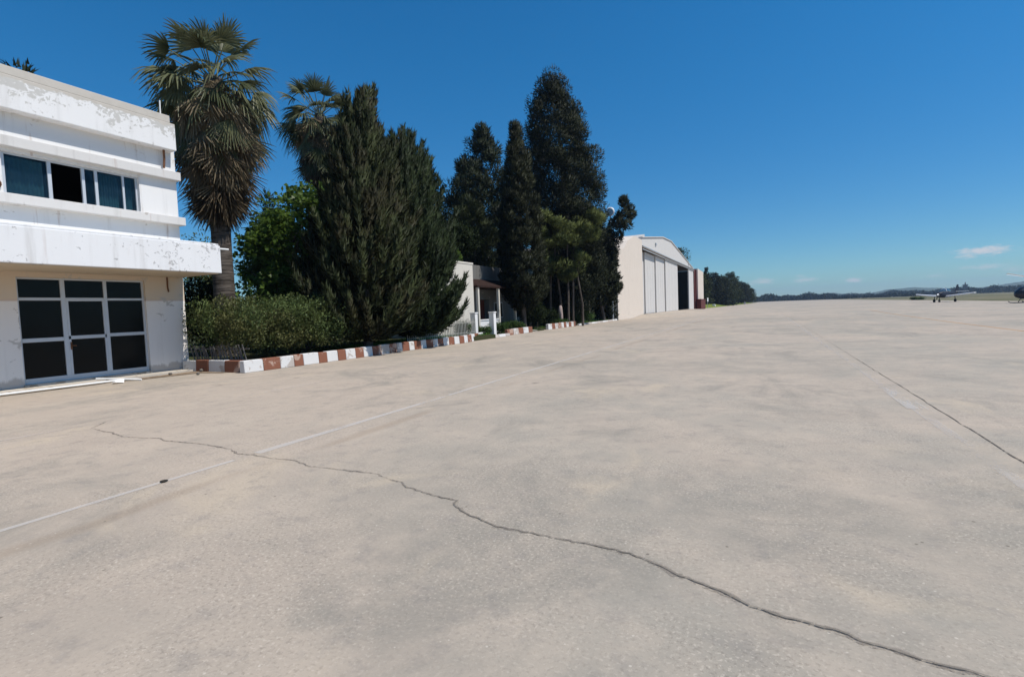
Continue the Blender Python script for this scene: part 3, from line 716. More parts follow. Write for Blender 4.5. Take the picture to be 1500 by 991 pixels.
for i, (x, y, hh, lb) in enumerate([(-15.5, 196, 1.0, 'pale squat marker block in the grass nearest the hangar'), (-9.0, 320, 1.6, 'pale marker block under the last trees at the apron edge')]):
    b = MB(); b.prism([(-.6, 0), (.6, 0), (.4, hh), (-.4, hh)], -1.0, 1.0, 'y')
    tag(b.build('marker_block', M['white_wall'], bevel=.04, loc=(x, y, -.01)), lb, 'marker', 'white marker blocks')

# ------------------------------------------------------------------ foliage
def mesh_from_arrays(name, V, F, tint, mat, parent=None, loc=None, nrm=None):
    """V (n,3), F (m,k) all faces the same size"""
    V = np.asarray(V, np.float32); F = np.asarray(F, np.int32); k = F.shape[1]
    if nrm is not None:            # one soft normal per leaf, following the clump it grows from
        fn = np.cross(V[F[:, 1]] - V[F[:, 0]], V[F[:, 2]] - V[F[:, 0]])
        fl = np.einsum('ij,ij->i', fn, nrm) < 0
        F = F.copy(); F[fl] = F[fl][:, ::-1]
    me = bpy.data.meshes.new(name)
    me.vertices.add(len(V)); me.vertices.foreach_set('co', V.ravel())
    me.loops.add(F.size); me.loops.foreach_set('vertex_index', F.ravel())
    me.polygons.add(len(F)); me.polygons.foreach_set('loop_start', np.arange(0, F.size, k, dtype=np.int32))
    me.materials.append(mat)
    at_ = me.attributes.new('tint', 'FLOAT', 'POINT'); at_.data.foreach_set('value', np.asarray(tint, np.float32))
    me.update(calc_edges=True)
    if nrm is not None:
        me.polygons.foreach_set('use_smooth', np.ones(len(F), bool))
        vn = np.zeros((len(V), 3), np.float32); vn[F.ravel()] = np.repeat(nrm, k, 0)
        me.normals_split_custom_set_from_vertices(vn)
    o = bpy.data.objects.new(name, me); COL.objects.link(o)
    if parent: o.parent = parent
    if loc: o.location = loc
    return o

def soft(O, w=.8, up=.2):
    return unit(O * w + np.array([0, 0, up]) + rng.normal(size=O.shape) * .28)

def unit(a): return a / np.maximum(1e-9, np.linalg.norm(a, axis=-1, keepdims=True))
def rdir(n): return unit(rng.normal(size=(n, 3)))

def blades(P, D, L, W, tint):
    """one tapered triangle per row"""
    S = unit(np.cross(D, rdir(len(P)))) * (W[:, None] / 2)
    V = np.stack([P - S, P + S, P + D * L[:, None]], 1).reshape(-1, 3)
    F = np.arange(len(V)).reshape(-1, 3)
    return V, F, np.repeat(tint, 3)

def leaves(P, D, L, W, tint, fold=.25):
    """one folded four-cornered leaf per row"""
    U = rdir(len(P)); S = unit(np.cross(D, U)); Nn = np.cross(S, D)
    c = P + D * (L * .5)[:, None]
    V = np.stack([P, c + S * (W / 2)[:, None] + Nn * (W * fold)[:, None], P + D * L[:, None], c - S * (W / 2)[:, None] + Nn * (W * fold)[:, None]], 1).reshape(-1, 3)
    F = np.arange(len(V)).reshape(-1, 4)
    return V, F, np.repeat(tint, 4)

def clump_pts(C, rad, n, up=.35, jit=.5, squash=1.0, shell=.28):
    """points spread through clumps, each with an outward and upward direction"""
    m = len(C); d = rdir(m * n); u = rng.random(m * n) ** shell
    cc = np.repeat(C, n, 0); rr = np.repeat(rad, n)
    off = d * (rr * u)[:, None]; off[:, 2] *= squash
    D = unit(d * .9 + np.array([0, 0, up]) + rng.normal(size=d.shape) * jit)
    tc = np.repeat(rng.random(m), n)
    return cc + off, D, tc, d

def profile_clumps(n, prof, rad, spread=(.62, 1.0), lump=.16, zpow=1.0):
    """clump centres through a crown whose outline is prof: rows (z, centre x, radius)"""
    pr = sorted(prof); zz = np.array([p[0] for p in pr]); cx = np.array([p[1] for p in pr]); rr = np.array([p[2] for p in pr])
    zs = np.linspace(zz[0], zz[-1], 400); rz = np.interp(zs, zz, rr); pdf = (rz + .25) ** 1.0; cdf = np.cumsum(pdf); cdf /= cdf[-1]
    z = np.interp(rng.random(n), cdf, zs); th = rng.random(n) * 2 * math.pi
    ph = rng.random(6) * 6.28
    lum = 1 + lump * (np.sin(th * 3 + z * 1.3 + ph[0]) * .5 + np.sin(th * 5 - z * 2.1 + ph[1]) * .4 + np.sin(z * 3.7 + ph[2] + th) * .4)
    r = np.interp(z, zz, rr) * (spread[0] + (spread[1] - spread[0]) * rng.random(n) ** .6) * lum
    C = np.stack([np.interp(z, zz, cx) + r * np.cos(th), r * np.sin(th), z], 1)
    return C, rad * rng.uniform(.65, 1.3, n)

def tree_root(name, loc, label, cat, group=None): return thing(name, loc, label, cat, group, R(25.5))

def trunk(root, pts, rads, mat, name='trunk', n=10, extra=()):
    b = MB(); b.tube(pts, rads, n)
    for e in extra: b.tube(e[0], e[1], 7)
    return b.build(name, mat, root)

def limbs(n, h0, h1, reach, lift):
    out = []
    for i in range(n):
        a = random.uniform(0, 6.28); z = random.uniform(h0, h1); r_ = reach * random.uniform(.6, 1.1)
        out.append(([(0, 0, z), (r_ * .5 * math.cos(a), r_ * .5 * math.sin(a), z + lift * .6), (r_ * math.cos(a), r_ * math.sin(a), z + lift)], [.07, .05, .015]))
    return out

def juniper(loc, prof, label, mat, nb, trunk_r, H, seed_lean=.0):
    root = tree_root('juniper_tree', loc, label, 'tree')
    trunk(root, [(0, 0, -.2), (0, 0, .4), (.05, 0, H * .35), (.12 + seed_lean, 0, H * .8)], [trunk_r * 1.25, trunk_r, trunk_r * .7, .03], M['bark'], extra=limbs(9, .8, H * .5, 1.5, 1.0))
    pr = sorted(prof); zz = [p[0] for p in pr]; cx = [p[1] for p in pr]; rr = [p[2] for p in pr]
    P = []; D = []; T = []; O = []
    for i in range(nb):
        zt = rng.uniform(zz[0], zz[-1]) if i % 5 else rng.uniform(zz[0] + .45 * (zz[-1] - zz[0]), zz[-1])
        th = rng.random() * 6.283; r_ = np.interp(zt, zz, rr) * (.45 + .58 * rng.random() ** .55) * (1 + .12 * math.sin(3 * th + zt))
        tip = np.array([np.interp(zt, zz, cx) + r_ * math.cos(th), r_ * math.sin(th), zt])
        root_ = np.array([np.interp(zt, zz, cx) * .6 + .25 * r_ * math.cos(th), .25 * r_ * math.sin(th), max(.5, zt - rng.uniform(.3, 1.7) - .30 * r_)])
        if zt > zz[-1] - 2.4: tip[2] += rng.uniform(0, .8)
        if rng.random() < .18: tip = tip + np.array([.35 * math.cos(th), .35 * math.sin(th), .35])
        k = 22; s = (np.arange(k) + rng.random(k)) / k; s = .12 + .88 * s
        ctrl = (root_ + tip) / 2 + np.array([.22 * r_ * math.cos(th), .22 * r_ * math.sin(th), -.25])
        cpos = ((1 - s) ** 2)[:, None] * root_ + (2 * s * (1 - s))[:, None] * ctrl + (s ** 2)[:, None] * tip
        dr = unit((2 * (1 - s))[:, None] * (ctrl - root_) + (2 * s)[:, None] * (tip - ctrl))
        wdt = .20 * (1 - .8 * s ** 2)
        m = 10
        base = np.repeat(cpos, m, 0); dd = np.repeat(dr, m, 0); ww = np.repeat(wdt, m)
        side = unit(np.cross(dd, rdir(len(dd))))
        base = base + side * (ww * rng.random(len(ww)))[:, None]
        O.append(side * .8 + np.array([math.cos(th) * .6, math.sin(th) * .6, .25])); P.append(base); D.append(unit(dd * 1.0 + side * .5 + np.array([0, 0, .25]) + rng.normal(size=dd.shape) * .2)); T.append(np.clip(.05 + rng.random() ** 1.4 * .75 + rng.random(len(base)) * .25, 0, 1))
    P = np.concatenate(P); D = np.concatenate(D); T = np.concatenate(T)
    L = rng.uniform(.18, .38, len(P)); W = rng.uniform(.05, .09, len(P))
    V, F, tt = blades(P, D, L, W, T)
    mesh_from_arrays('crown', V, F, tt, mat, root, nrm=soft(np.concatenate(O), .8, .1))
    return root

juniper((-15.2, 17.25, .24), [(.9, 0, 1.3), (1.6, -.1, 2.3), (2.9, -.2, 2.55), (4.4, -.05, 2.3), (5.85, .08, 1.95), (7.3, .12, 1.5), (8.6, .15, .85), (9.6, .25, .32), (10.1, .3, .1)],
        'big dark feathery juniper with a pointed top rising behind the striped kerb', M['juniper'], 620, .19, 9.6, .1)
juniper((-15.65, 20.75, .24), [(.7, .2, .8), (1.4, .8, 1.85), (2.5, .95, 2.15), (4.7, .6, 1.95), (6.3, .35, 1.7), (8, .15, 1.35), (9.0, .0, .95), (9.5, 0, .5)],
        'dark flat-topped juniper standing close right of the big feathery one', M['juniper_dark'], 520, .16, 8.8)

def conifer(name, loc, prof, label, mat, ncl, rad, nbl, L, W, trunk_r, group=None, up=.5, squash=1.0, lump=.16, spread=(.6, 1.0), trunks=None, extra=None, cat='tree', bark='bark'):
    root = tree_root(name, loc, label, cat, group)
    H = max(p[0] for p in prof); cxs = sorted(prof)
    if trunks is None:
        trunk(root, [(0, 0, -.2), (0, 0, .5), (np.interp(H * .5, [p[0] for p in cxs], [p[1] for p in cxs]), 0, H * .5), (cxs[-1][1], 0, H * .93)], [trunk_r * 1.3, trunk_r, trunk_r * .7, .04], M[bark], extra=limbs(6, H * .15, H * .5, max(p[2] for p in prof) * .6, .8))
    else:
        bb = MB()
        for pts, rads in trunks: bb.tube(pts, rads, 8)
        bb.build('trunk', M[bark], root)
    C, r_ = profile_clumps(ncl, prof, rad, spread, lump)
    if extra:
        E_ = np.array([e[:3] for e in extra]); C = np.concatenate([C, E_]); r_ = np.concatenate([r_, np.array([e[3] for e in extra])])
    P, D, T, O = clump_pts(C, r_, nbl, up, .34, squash)
    n_ = len(P); tint = np.clip(T * .75 + rng.random(n_) * .2, 0, 1)
    V, F, tt = blades(P, D, rng.uniform(.7, 1.3, n_) * L, rng.uniform(.7, 1.3, n_) * W, tint)
    mesh_from_arrays('crown', V, F, tt, mat, root, nrm=soft(O))
    return root

# tall cypress with a blunt, notched top
conifer('cypress_tree', (-16.6, 47.6, .14), [(1.6, -.2, 2.0), (4, 0, 2.7), (8, -.1, 3.2), (11.3, -.2, 3.6), (13.9, -.55, 3.4), (16.5, -.85, 3.0), (18.5, -.9, 2.45), (20.5, -1.25, 1.75), (22.2, -.95, 1.15), (23.0, -.85, .8)],
        'tallest dark cypress with a blunt notched top among the garden trees', M['cypress'], 640, .80, 210, .24, .080, .4, up=.45, lump=.13, spread=(.42, 1.0), extra=[(.9, 0, 20.3, .7), (1.2, .1, 19.6, .8), (.8, 0, 19.0, .8)])
slim = conifer('cypress_tree', (-15.95, 35.1, .1), [(1.9, .1, .5), (2.6, .1, 1.35), (4.1, .05, 1.8), (6.9, 0, 1.6), (9.7, -.1, 1.4), (12.4, -.05, .95), (14.4, -.1, .5), (15.6, -.1, .22), (16.3, -.1, .06)],
        'slim pointed dark cypress with a bare lower trunk standing before the cream house', M['cypress_slim'], 420, .38, 160, .26, .062, .2, up=.9, lump=.14)
slim.scale = (.92, .92, .92)
conifer('cedar_tree', (-22.2, 40.9, .1), [(1.5, 0, 2.2), (4, 0, 2.7), (8, -.4, 3.5), (11, -.3, 3.3), (13.0, 0, 2.75), (14.2, .2, 1.9), (15.6, .3, 1.1), (16.8, .25, .45), (17.5, .2, .1)],
        'dark ragged cedar with stubby upturned branch ends left of the slim cypress', M['cedar'], 470, .60, 120, .34, .09, .3, up=.6, lump=.30, spread=(.25, 1.03))
# light pines under the tall cypress
def mpx(px, py, d, cx, base): return ((px - cx) / 760 * d, (base - py) / 760 * d)
pcl = []
for (px, py, r_) in [(812, 312, 13), (828, 322, 15), (845, 330, 15), (862, 322, 16), (878, 316, 15), (890, 322, 10), (806, 335, 12), (820, 350, 14), (838, 352, 16), (858, 350, 18), (872, 342, 14), (880, 335, 12), (812, 372, 12), (826, 380, 14), (848, 385, 17), (862, 372, 14), (838, 400, 12), (818, 395, 9), (850, 402, 9), (800, 320, 10), (795, 345, 10)]:
    x, z = mpx(px, py, 45, 838, 475)
    for k in range(5): pcl.append((x + rng.normal() * r_ * .024, rng.normal() * .9, z + rng.normal() * r_ * .016, r_ * .059 * rng.uniform(.5, .85)))
pt = []
for (x0, x1, z1, y0) in [(-.35, -.6, 5.0, .2), (.25, .35, 6.5, -.2), (.75, .9, 6.0, .5), (-1.3, -1.1, 5.5, .6), (1.6, 1.2, 4.5, .3)]:
    pt.append(([(x0, y0, -.2), (x0 * .9 + x1 * .1 + .05, y0, z1 * .4), (x1, y0 * .6, z1), (x1 * 1.3, 0, z1 + 2.2)], [.12, .10, .075, .03]))
root = conifer('pine_tree', (-15.9, 43.9, .14), [(6, .2, .6), (8, .3, .9), (9, .3, .5)], 'lighter green cloud-shaped pine on thin pale trunks before the tall cypress', M['pine'], 8, .6, 230, .26, .065, .12, up=.55, trunks=pt, extra=pcl, squash=.75, bark='bark')
pcl = []
for (px, py, r_) in [(700, 300, 14), (712, 312, 14), (690, 315, 12), (722, 325, 12), (705, 335, 16), (690, 350, 16), (720, 350, 16), (735, 340, 12), (680, 335, 10)]:
    x, z = mpx(px, py, 41, 706, 480)
    for k in range(5): pcl.append((x + rng.normal() * r_ * .024, rng.normal() * .9, z + rng.normal() * r_ * .018, r_ * .054 * rng.uniform(.5, .9)))
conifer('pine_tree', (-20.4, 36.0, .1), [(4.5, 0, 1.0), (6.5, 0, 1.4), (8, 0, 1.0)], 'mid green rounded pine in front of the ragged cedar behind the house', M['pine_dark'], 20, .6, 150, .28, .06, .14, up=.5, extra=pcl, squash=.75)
# dark leaning cypress by the hangar end
dcl = []
for (px, py, r_) in [(921, 300, 7), (928, 307, 9), (931, 316, 7), (920, 318, 10), (912, 328, 11), (921, 336, 9), (903, 340, 13), (914, 350, 11), (893, 352, 15), (904, 364, 12), (885, 368, 17), (896, 384, 14), (876, 392, 18), (890, 402, 13), (870, 415, 18), (884, 424, 14), (866, 438, 16), (880, 444, 12), (905, 412, 8), (911, 407, 6), (907, 425, 8), (912, 421, 6), (896, 428, 8), (898, 410, 9)]:
    x, z = mpx(px, py, 57, 888, 471)
    for k in range(4): dcl.append((x + rng.normal() * r_ * .022, rng.normal() * .8, z + rng.normal() * r_ * .02, r_ * .075 * rng.uniform(.4, .75)))
conifer('cypress_tree', (-15.9, 56.3, .1), [(2, -.9, 1.0), (5, -.5, 1.2), (8, .2, 1.0)], 'dark leaning cypress with a hooked top against the pink hangar end', M['cypress'], 30, .5, 130, .32, .12, .2, up=.5, extra=dcl)

# dark filler cypress between the pines and the hangar
conifer('cypress_tree', (-18.6, 53.5, .1), [(.8, 0, 1.6), (3, 0, 2.2), (6, 0, 2.3), (9, 0, 2.0), (12, .2, 1.4), (14, .3, .5)], 'dark bushy cypress in shade behind the pines, left of the hangar end', M['cypress'], 240, .62, 80, .36, .14, .25, up=.5)

conifer('cypress_tree', (-17.0, 59.2, .1), [(.3, 0, 1.3), (3, 0, 1.6), (6, 0, 1.7), (8.5, 0, 1.5), (10.0, .2, .7)], 'dark squat cypress added over the hangar side to stand in for its shade', M['cypress'], 200, .6, 80, .36, .14, .25, up=.5)  # added dark mass covering the hangar side wall where shade belongs

def bush(name, loc, ext, label, mat, ncl, rad, nlf, L, W, cat='shrub', group=None, stems=5, rz=R(25.5), boxy=0.0, floor=.1, up=.5):
    """leafy shrub: ext = half width, half depth, height"""
    root = thing(name, loc, label, cat, group, rz)
    b = MB()
    for k in range(stems):
        a = random.uniform(0, 6.28); q = (ext[0] * .55 * math.cos(a), ext[1] * .55 * math.sin(a))
        b.tube([(q[0] * .04, q[1] * .04, -.1), (q[0] * .7, q[1] * .7, ext[2] * .4), (q[0], q[1], ext[2] * .8)], [.03, .022, .008], 6)
    b.build('stem', M['bark'], root)
    d = rdir(ncl); u = rng.random(ncl) ** .4
    if boxy:
        mx = np.max(np.abs(d), 1, keepdims=True); d = d * (1 - boxy) + d / mx * boxy
    C = d * u[:, None] * np.array([ext[0] - rad * .6, ext[1] - rad * .6, (ext[2] - floor) / 2 - rad * .5]); C[:, 2] += floor + (ext[2] - floor) / 2
    P, D, T, O = clump_pts(C, rad * rng.uniform(.6, 1.3, ncl), nlf, up, .6)
    P[:, 2] = np.maximum(P[:, 2], .03)
    n_ = len(P); V, F, tt = leaves(P, D, rng.uniform(.7, 1.3, n_) * L, rng.uniform(.7, 1.3, n_) * W, np.clip(T * .55 + rng.random(n_) * .45, 0, 1))
    mesh_from_arrays('foliage', V, F, tt, mat, root, nrm=soft(O, .6, .3))
    return root

# clipped hedge at the corner of the white building
bush('hedge', (-16.38, 14.55, .24), (1.80, 3.5, 2.2), 'broad clipped green hedge between the white building and the junipers', M['hedge'], 1050, .30, 62, .085, .042, 'hedge', None, 14, 0.0, .9, .22, .7)

# broadleaf tree with big bright leaves
root = tree_root('fig_tree', (-20.0, 17.6, .24), 'bright green broad-leaved tree between the palm trunk and the big juniper', 'tree')
trunk(root, [(0, 0, -.2), (.1, 0, 1.5), (-.1, 0, 3.5), (.3, 0, 6)], [.18, .15, .10, .04], M['bark_pale'], extra=limbs(12, 1.5, 4.8, 1.6, 1.6))
C, r_ = profile_clumps(300, [(.8, 0, 1.5), (2, -.1, 1.9), (4, -.1, 2.0), (5.5, .2, 1.9), (6.6, .9, 1.2), (7.4, 1.3, .6)], .5, (.55, 1.05), .3)
P, D, T, O = clump_pts(C, r_, 46, .1, .7); n_ = len(P); D[:, 2] *= .5; D = unit(D)
V, F, tt = leaves(P, D, rng.uniform(.15, .27, n_), rng.uniform(.12, .20, n_), np.clip(T * .4 + rng.random(n_) * .6, 0, 1))
mesh_from_arrays('crown', V, F, tt, M['broadleaf'], root)

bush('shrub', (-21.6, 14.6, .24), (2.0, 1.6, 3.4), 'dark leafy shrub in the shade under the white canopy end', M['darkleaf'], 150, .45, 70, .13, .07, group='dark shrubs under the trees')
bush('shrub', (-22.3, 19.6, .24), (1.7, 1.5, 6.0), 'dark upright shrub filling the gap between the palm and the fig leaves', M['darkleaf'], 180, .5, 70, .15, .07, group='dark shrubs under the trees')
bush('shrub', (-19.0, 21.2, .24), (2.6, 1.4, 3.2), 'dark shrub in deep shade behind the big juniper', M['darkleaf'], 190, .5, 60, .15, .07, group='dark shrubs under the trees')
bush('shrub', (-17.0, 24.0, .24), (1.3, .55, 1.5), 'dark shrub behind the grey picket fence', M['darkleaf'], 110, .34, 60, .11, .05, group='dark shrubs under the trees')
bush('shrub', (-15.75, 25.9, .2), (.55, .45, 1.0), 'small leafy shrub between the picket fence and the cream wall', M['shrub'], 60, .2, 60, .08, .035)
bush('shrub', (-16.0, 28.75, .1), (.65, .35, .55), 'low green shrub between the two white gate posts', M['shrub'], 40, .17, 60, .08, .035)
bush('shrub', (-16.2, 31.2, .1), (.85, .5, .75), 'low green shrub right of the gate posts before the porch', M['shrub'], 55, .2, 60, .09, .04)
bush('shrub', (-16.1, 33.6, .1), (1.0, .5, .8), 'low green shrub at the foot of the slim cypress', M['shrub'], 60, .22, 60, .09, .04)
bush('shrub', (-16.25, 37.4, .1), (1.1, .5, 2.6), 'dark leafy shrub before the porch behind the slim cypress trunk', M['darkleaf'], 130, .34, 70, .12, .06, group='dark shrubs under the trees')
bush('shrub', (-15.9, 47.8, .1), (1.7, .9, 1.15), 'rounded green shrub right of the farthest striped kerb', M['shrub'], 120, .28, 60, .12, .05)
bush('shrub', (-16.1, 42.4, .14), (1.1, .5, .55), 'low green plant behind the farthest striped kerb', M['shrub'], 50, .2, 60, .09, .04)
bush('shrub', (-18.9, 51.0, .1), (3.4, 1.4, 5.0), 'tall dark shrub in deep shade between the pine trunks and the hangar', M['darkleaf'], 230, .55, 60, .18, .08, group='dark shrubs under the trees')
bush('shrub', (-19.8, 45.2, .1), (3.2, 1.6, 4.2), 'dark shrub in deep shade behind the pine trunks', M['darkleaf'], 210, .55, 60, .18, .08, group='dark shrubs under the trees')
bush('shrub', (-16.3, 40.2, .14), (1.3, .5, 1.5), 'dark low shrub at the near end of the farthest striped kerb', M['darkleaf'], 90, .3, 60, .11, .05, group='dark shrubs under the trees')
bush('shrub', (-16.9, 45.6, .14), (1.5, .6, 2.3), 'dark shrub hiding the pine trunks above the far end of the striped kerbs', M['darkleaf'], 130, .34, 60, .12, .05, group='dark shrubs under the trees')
bush('leafy_tree', (-18.9, 29.6, .1), (1.0, 1.0, 5.9), 'leafy green tree topping the house wall right of the junipers', M['broadleaf'], 60, .36, 50, .15, .08, 'tree', floor=4.4)
bush('leafy_tree', (-20.6, 32.6, .1), (2.6, 1.6, 8.2), 'dark leafy tree standing over the tiled porch of the cream house', M['darkleaf'], 220, .5, 60, .17, .08, 'tree', floor=5.0)
bush('leafy_tree', (-25.5, 37.5, .1), (4.6, 2.5, 11.0), 'large shaded leafy tree behind the cream house', M['darkleaf'], 300, .8, 70, .24, .12, 'tree', floor=1.0)
bush('leafy_tree', (-25.2, 17.1, .1), (1.5, 1.5, 6.1), 'olive green bushy tree seen between the white building and the palm', M['hedge'], 150, .42, 60, .13, .06, 'tree', floor=.5)
conifer('conifer_tree', (-33.8, 13.6, 0), [(2, 0, 2.2), (8, 0, 2.4), (11.5, .1, 1.5), (13.5, .1, .7), (14.6, .2, .2)], 'dark treetop just peeking over the roof of the white building', M['cedar'], 130, .55, 60, .4, .14, .25)
conifer('conifer_tree', (-23.0, 19.0, .24), [(1, 0, .9), (3, 0, 1.0), (5, 0, .8), (6.6, .05, .45), (7.7, .1, .1)], 'small dark conifer tip rising between the palm trunk and the fig leaves', M['juniper_dark'], 130, .34, 70, .26, .07, .1, up=.8)
# pale trunks and the weathered post in the shade
for i, (x, y, h, r_, lb) in enumerate([(-16.4, 37.2, 4.2, .11, 'thick pale bare trunk right of the slim cypress'), (-16.7, 39.3, 4.4, .07, 'thin pale bare trunk standing just before the pine trunks'), (-15.9, 51.0, 4.6, .07, 'thin leaning bare trunk above the rounded green shrub')]):
    b = MB(); b.tube([(0, 0, -.2), (.04, .03, h * .4), (-.05, .05, h * .75), (.12, .0, h)], [r_ * 1.2, r_, r_ * .8, r_ * .5], 8); b.tube([(-.03, .05, h * .7), (.3, .2, h * .95)], [r_ * .5, .015], 6)
    tag(b.build('tree_trunk', M['bark_pale'], loc=(x, y, .1)), lb, 'tree trunk', 'bare trunks in the shade')
b = MB(); b.tube([(0, 0, -.1), (-.06, 0, .35), (-.10, 0, .9), (-.14, .0, 1.3), (-.12, 0, 1.65), (-.10, 0, 1.78)], [.17, .16, .19, .20, .16, .07], 9)
tag(b.build('stump', M['post_pale'], loc=(-15.95, 43.2, .12)), 'pale weathered stump like a post behind the farthest striped kerb', 'tree stump')
# round white lamp among the treetops
p = thing('floodlight', (-15.6, 59.2, 0), 'round white floodlight on a tall pole peeking out among the cypress tops', 'lamp')
b = MB(); b.tube([(0, 0, 0), (0, 0, 6), (0, 0, 12.2)], [.12, .10, .07], 8); b.build('pole', M['alu_grey'], p)
b = MB(); rings = []
for (dy, rr_) in [(-.05, .05), (-.12, .42), (0, .52), (.22, .40), (.42, .16)]:
    rings.append([(rr_ * math.cos(k * math.pi / 8) + .0, dy, 12.45 + rr_ * math.sin(k * math.pi / 8)) for k in range(16)])
b.loft(rings); b.build('lamp_head', M['lamp_white'], p)

# ------------------------------------------------------------------ fan palms
def fan(base, d, R_, nseg, spreadang, droop, tint, V, F, T, wfac=1.0, fold=.3):
    d = np.array(d) / np.linalg.norm(d); upv = np.array([0, 0, 1.0])
    side = np.cross(d, upv); 
    if np.linalg.norm(side) < .05: side = np.array([1.0, 0, 0])
    side /= np.linalg.norm(side); nrm = np.cross(side, d)
    tw = rng.normal() * .5; side, nrm = side * math.cos(tw) + nrm * math.sin(tw), nrm * math.cos(tw) - side * math.sin(tw)
    for i in range(nseg):
        a = (i / (nseg - 1) - .5) * 2 * spreadang
        dd = d * math.cos(a) + side * math.sin(a)
        w_ = np.cross(dd, nrm); L = R_ * (.72 + .28 * math.cos(a * .7)) * rng.uniform(.88, 1.1)
        da = 2 * spreadang / nseg
        o = len(V); ts = [0.04, .45, .75, 1.0]; ws = [.02, L * .45 * da * .58 * wfac, L * .6 * da * .36 * wfac, .006]
        dr_ = droop * rng.uniform(.5, 1.6)
        for k, (t_, hw) in enumerate(zip(ts, ws)):
            c = base + dd * (L * t_) - upv * (dr_ * L * max(0, t_ - .35) ** 2 * 1.9) - nrm * (fold * L * t_ * abs(math.sin(a)) * .5)
            tl = nrm * hw * (.55 if i % 2 else -.55)
            V.append(c - w_ * hw + tl); V.append(c + w_ * hw - tl); T += [tint] * 2
        for k in range(3): F.append((o + 2 * k, o + 2 * k + 1, o + 2 * k + 3, o + 2 * k + 2))

def petiole(p0, p1, r_, V, F, T, tint):
    p0 = np.array(p0); p1 = np.array(p1); d = p1 - p0; d /= np.linalg.norm(d)
    s = np.cross(d, [0.31, .2, .93]); s /= np.linalg.norm(s); u = np.cross(s, d); o = len(V)
    for p_, rr_ in ((p0, r_), (p1, r_ * .6)):
        for (a, b_) in ((1, 0), (-.5, .87), (-.5, -.87)): V.append(p_ + s * a * rr_ + u * b_ * rr_); T.append(tint)
    for k in range(3): F.append((o + k, o + (k + 1) % 3, o + 3 + (k + 1) % 3, o + 3 + k))

def palm(loc, heart, cr, sk_bot, sk_r, tr, label, ngreen, ndead, lean=0.0):
    root = tree_root('palm_tree', loc, label, 'palm tree', 'fan palms')
    zz = np.linspace(-.2, heart, 14)
    b = MB(); b.tube([(lean * max(0, z) / heart, 0, z) for z in zz], [tr * (1.45 if i == 0 else 1.2 if i == 1 else 1.0 + .05 * random.uniform(-1, 1)) * (1 - .18 * i / 13) for i in range(14)], 14)
    b.build('trunk', M['bark_palm'], root)
    V = []; F = []; T = []; hb = np.array([lean, 0, heart])
    ga = 2.399963
    for i in range(ngreen):
        f = (i + .5) / ngreen; e = math.asin(.97 - 1.30 * f) + rng.normal() * .12; a = i * ga + rng.normal() * .25
        d = np.array([math.cos(e) * math.cos(a), math.cos(e) * math.sin(a), math.sin(e)])
        pl = cr * rng.uniform(.34, .60); p0 = hb + np.array([0, 0, .1 - .7 * f]) + d * .1; p1 = p0 + d * pl - np.array([0, 0, .07 * pl * math.cos(e)])
        tn = float(np.clip(.05 + .8 * rng.random() ** 1.2 + .12 * f, 0, 1))
        petiole(p0, p1, .03, V, F, T, .9)
        d2 = d + np.array([0, 0, -.22 * math.cos(e)]); fan(p1, d2, cr * rng.uniform(.36, .50), 24, R(74), .15 + .55 * f * rng.uniform(.6, 1.3), tn, V, F, T)
    for i in range(ngreen - 10):        # older fans, still olive, folded down over the skirt
        f = (i + rng.random()) / (ngreen - 10); a = i * ga + 1.0; e = R(-8 - 45 * f + rng.normal() * 8); z = heart - .1 - f * 1.9
        d = np.array([math.cos(e) * math.cos(a), math.cos(e) * math.sin(a), math.sin(e)]); p0 = np.array([lean * z / heart, 0, z]) + d * .2; p1 = p0 + d * cr * rng.uniform(.40, .56)
        petiole(p0, p1, .028, V, F, T, .8); fan(p1, d * .55 + np.array([0, 0, -.9]) + rng.normal(size=3) * .2, cr * rng.uniform(.34, .44), 24, R(70), .2, float(rng.uniform(.2, .95)), V, F, T, .85, .4)
    mesh_from_arrays('crown', np.array(V), np.array(F), T, M['palm_green'], root)
    V = []; F = []; T = []
    for i in range(ndead):
        f = (i + rng.random()) / ndead; z = heart - .35 - f * (heart - sk_bot - 1.4); a = i * ga + rng.normal() * .3
        e = R(-14 - 62 * min(1, f * 1.4) + rng.normal() * 9)
        prof_r = sk_r * float(np.interp(f, [0, .12, .45, .8, 1], [.75, 1.0, .85, .50, .28]))
        d = np.array([math.cos(e) * math.cos(a), math.cos(e) * math.sin(a), math.sin(e)])
        p0 = np.array([lean * z / heart, 0, z]) + d * .25
        pl = max(.25, (prof_r - .3) * rng.uniform(.65, 1.0)); p1 = p0 + d * pl / max(.35, math.cos(e)) * .8
        if p1[2] < z - 1.0: p1 = p0 + (p1 - p0) * (1.0 / (z - p1[2]))
        petiole(p0, p1, .028, V, F, T, .75)
        d2 = d * .45 + np.array([0, 0, -1.0]) + rng.normal(size=3) * .22
        tn = float(np.clip((.75 if f < .35 else .4 if f < .65 else .12) + rng.normal() * .25, 0, 1))
        fan(p1, d2, rng.uniform(.8, 1.15) * min(1.25, cr * .5), 22, R(62), .1, tn, V, F, T, .75, .55)
    mesh_from_arrays('dead_fronds', np.array(V), np.array(F), T, M['palm_dead'], root)
    return root
palm((-19.75, 14.0, .2), 11.15, 2.65, 6.0, 1.6, .40, 'taller shaggy fan palm with a thick trunk right beside the white building', 40, 230, .15)
palm((-22.75, 23.05, .2), 13.15, 2.5, 9.6, 1.3, .34, 'smaller fan palm rising behind the top of the big juniper', 40, 130, -.2)

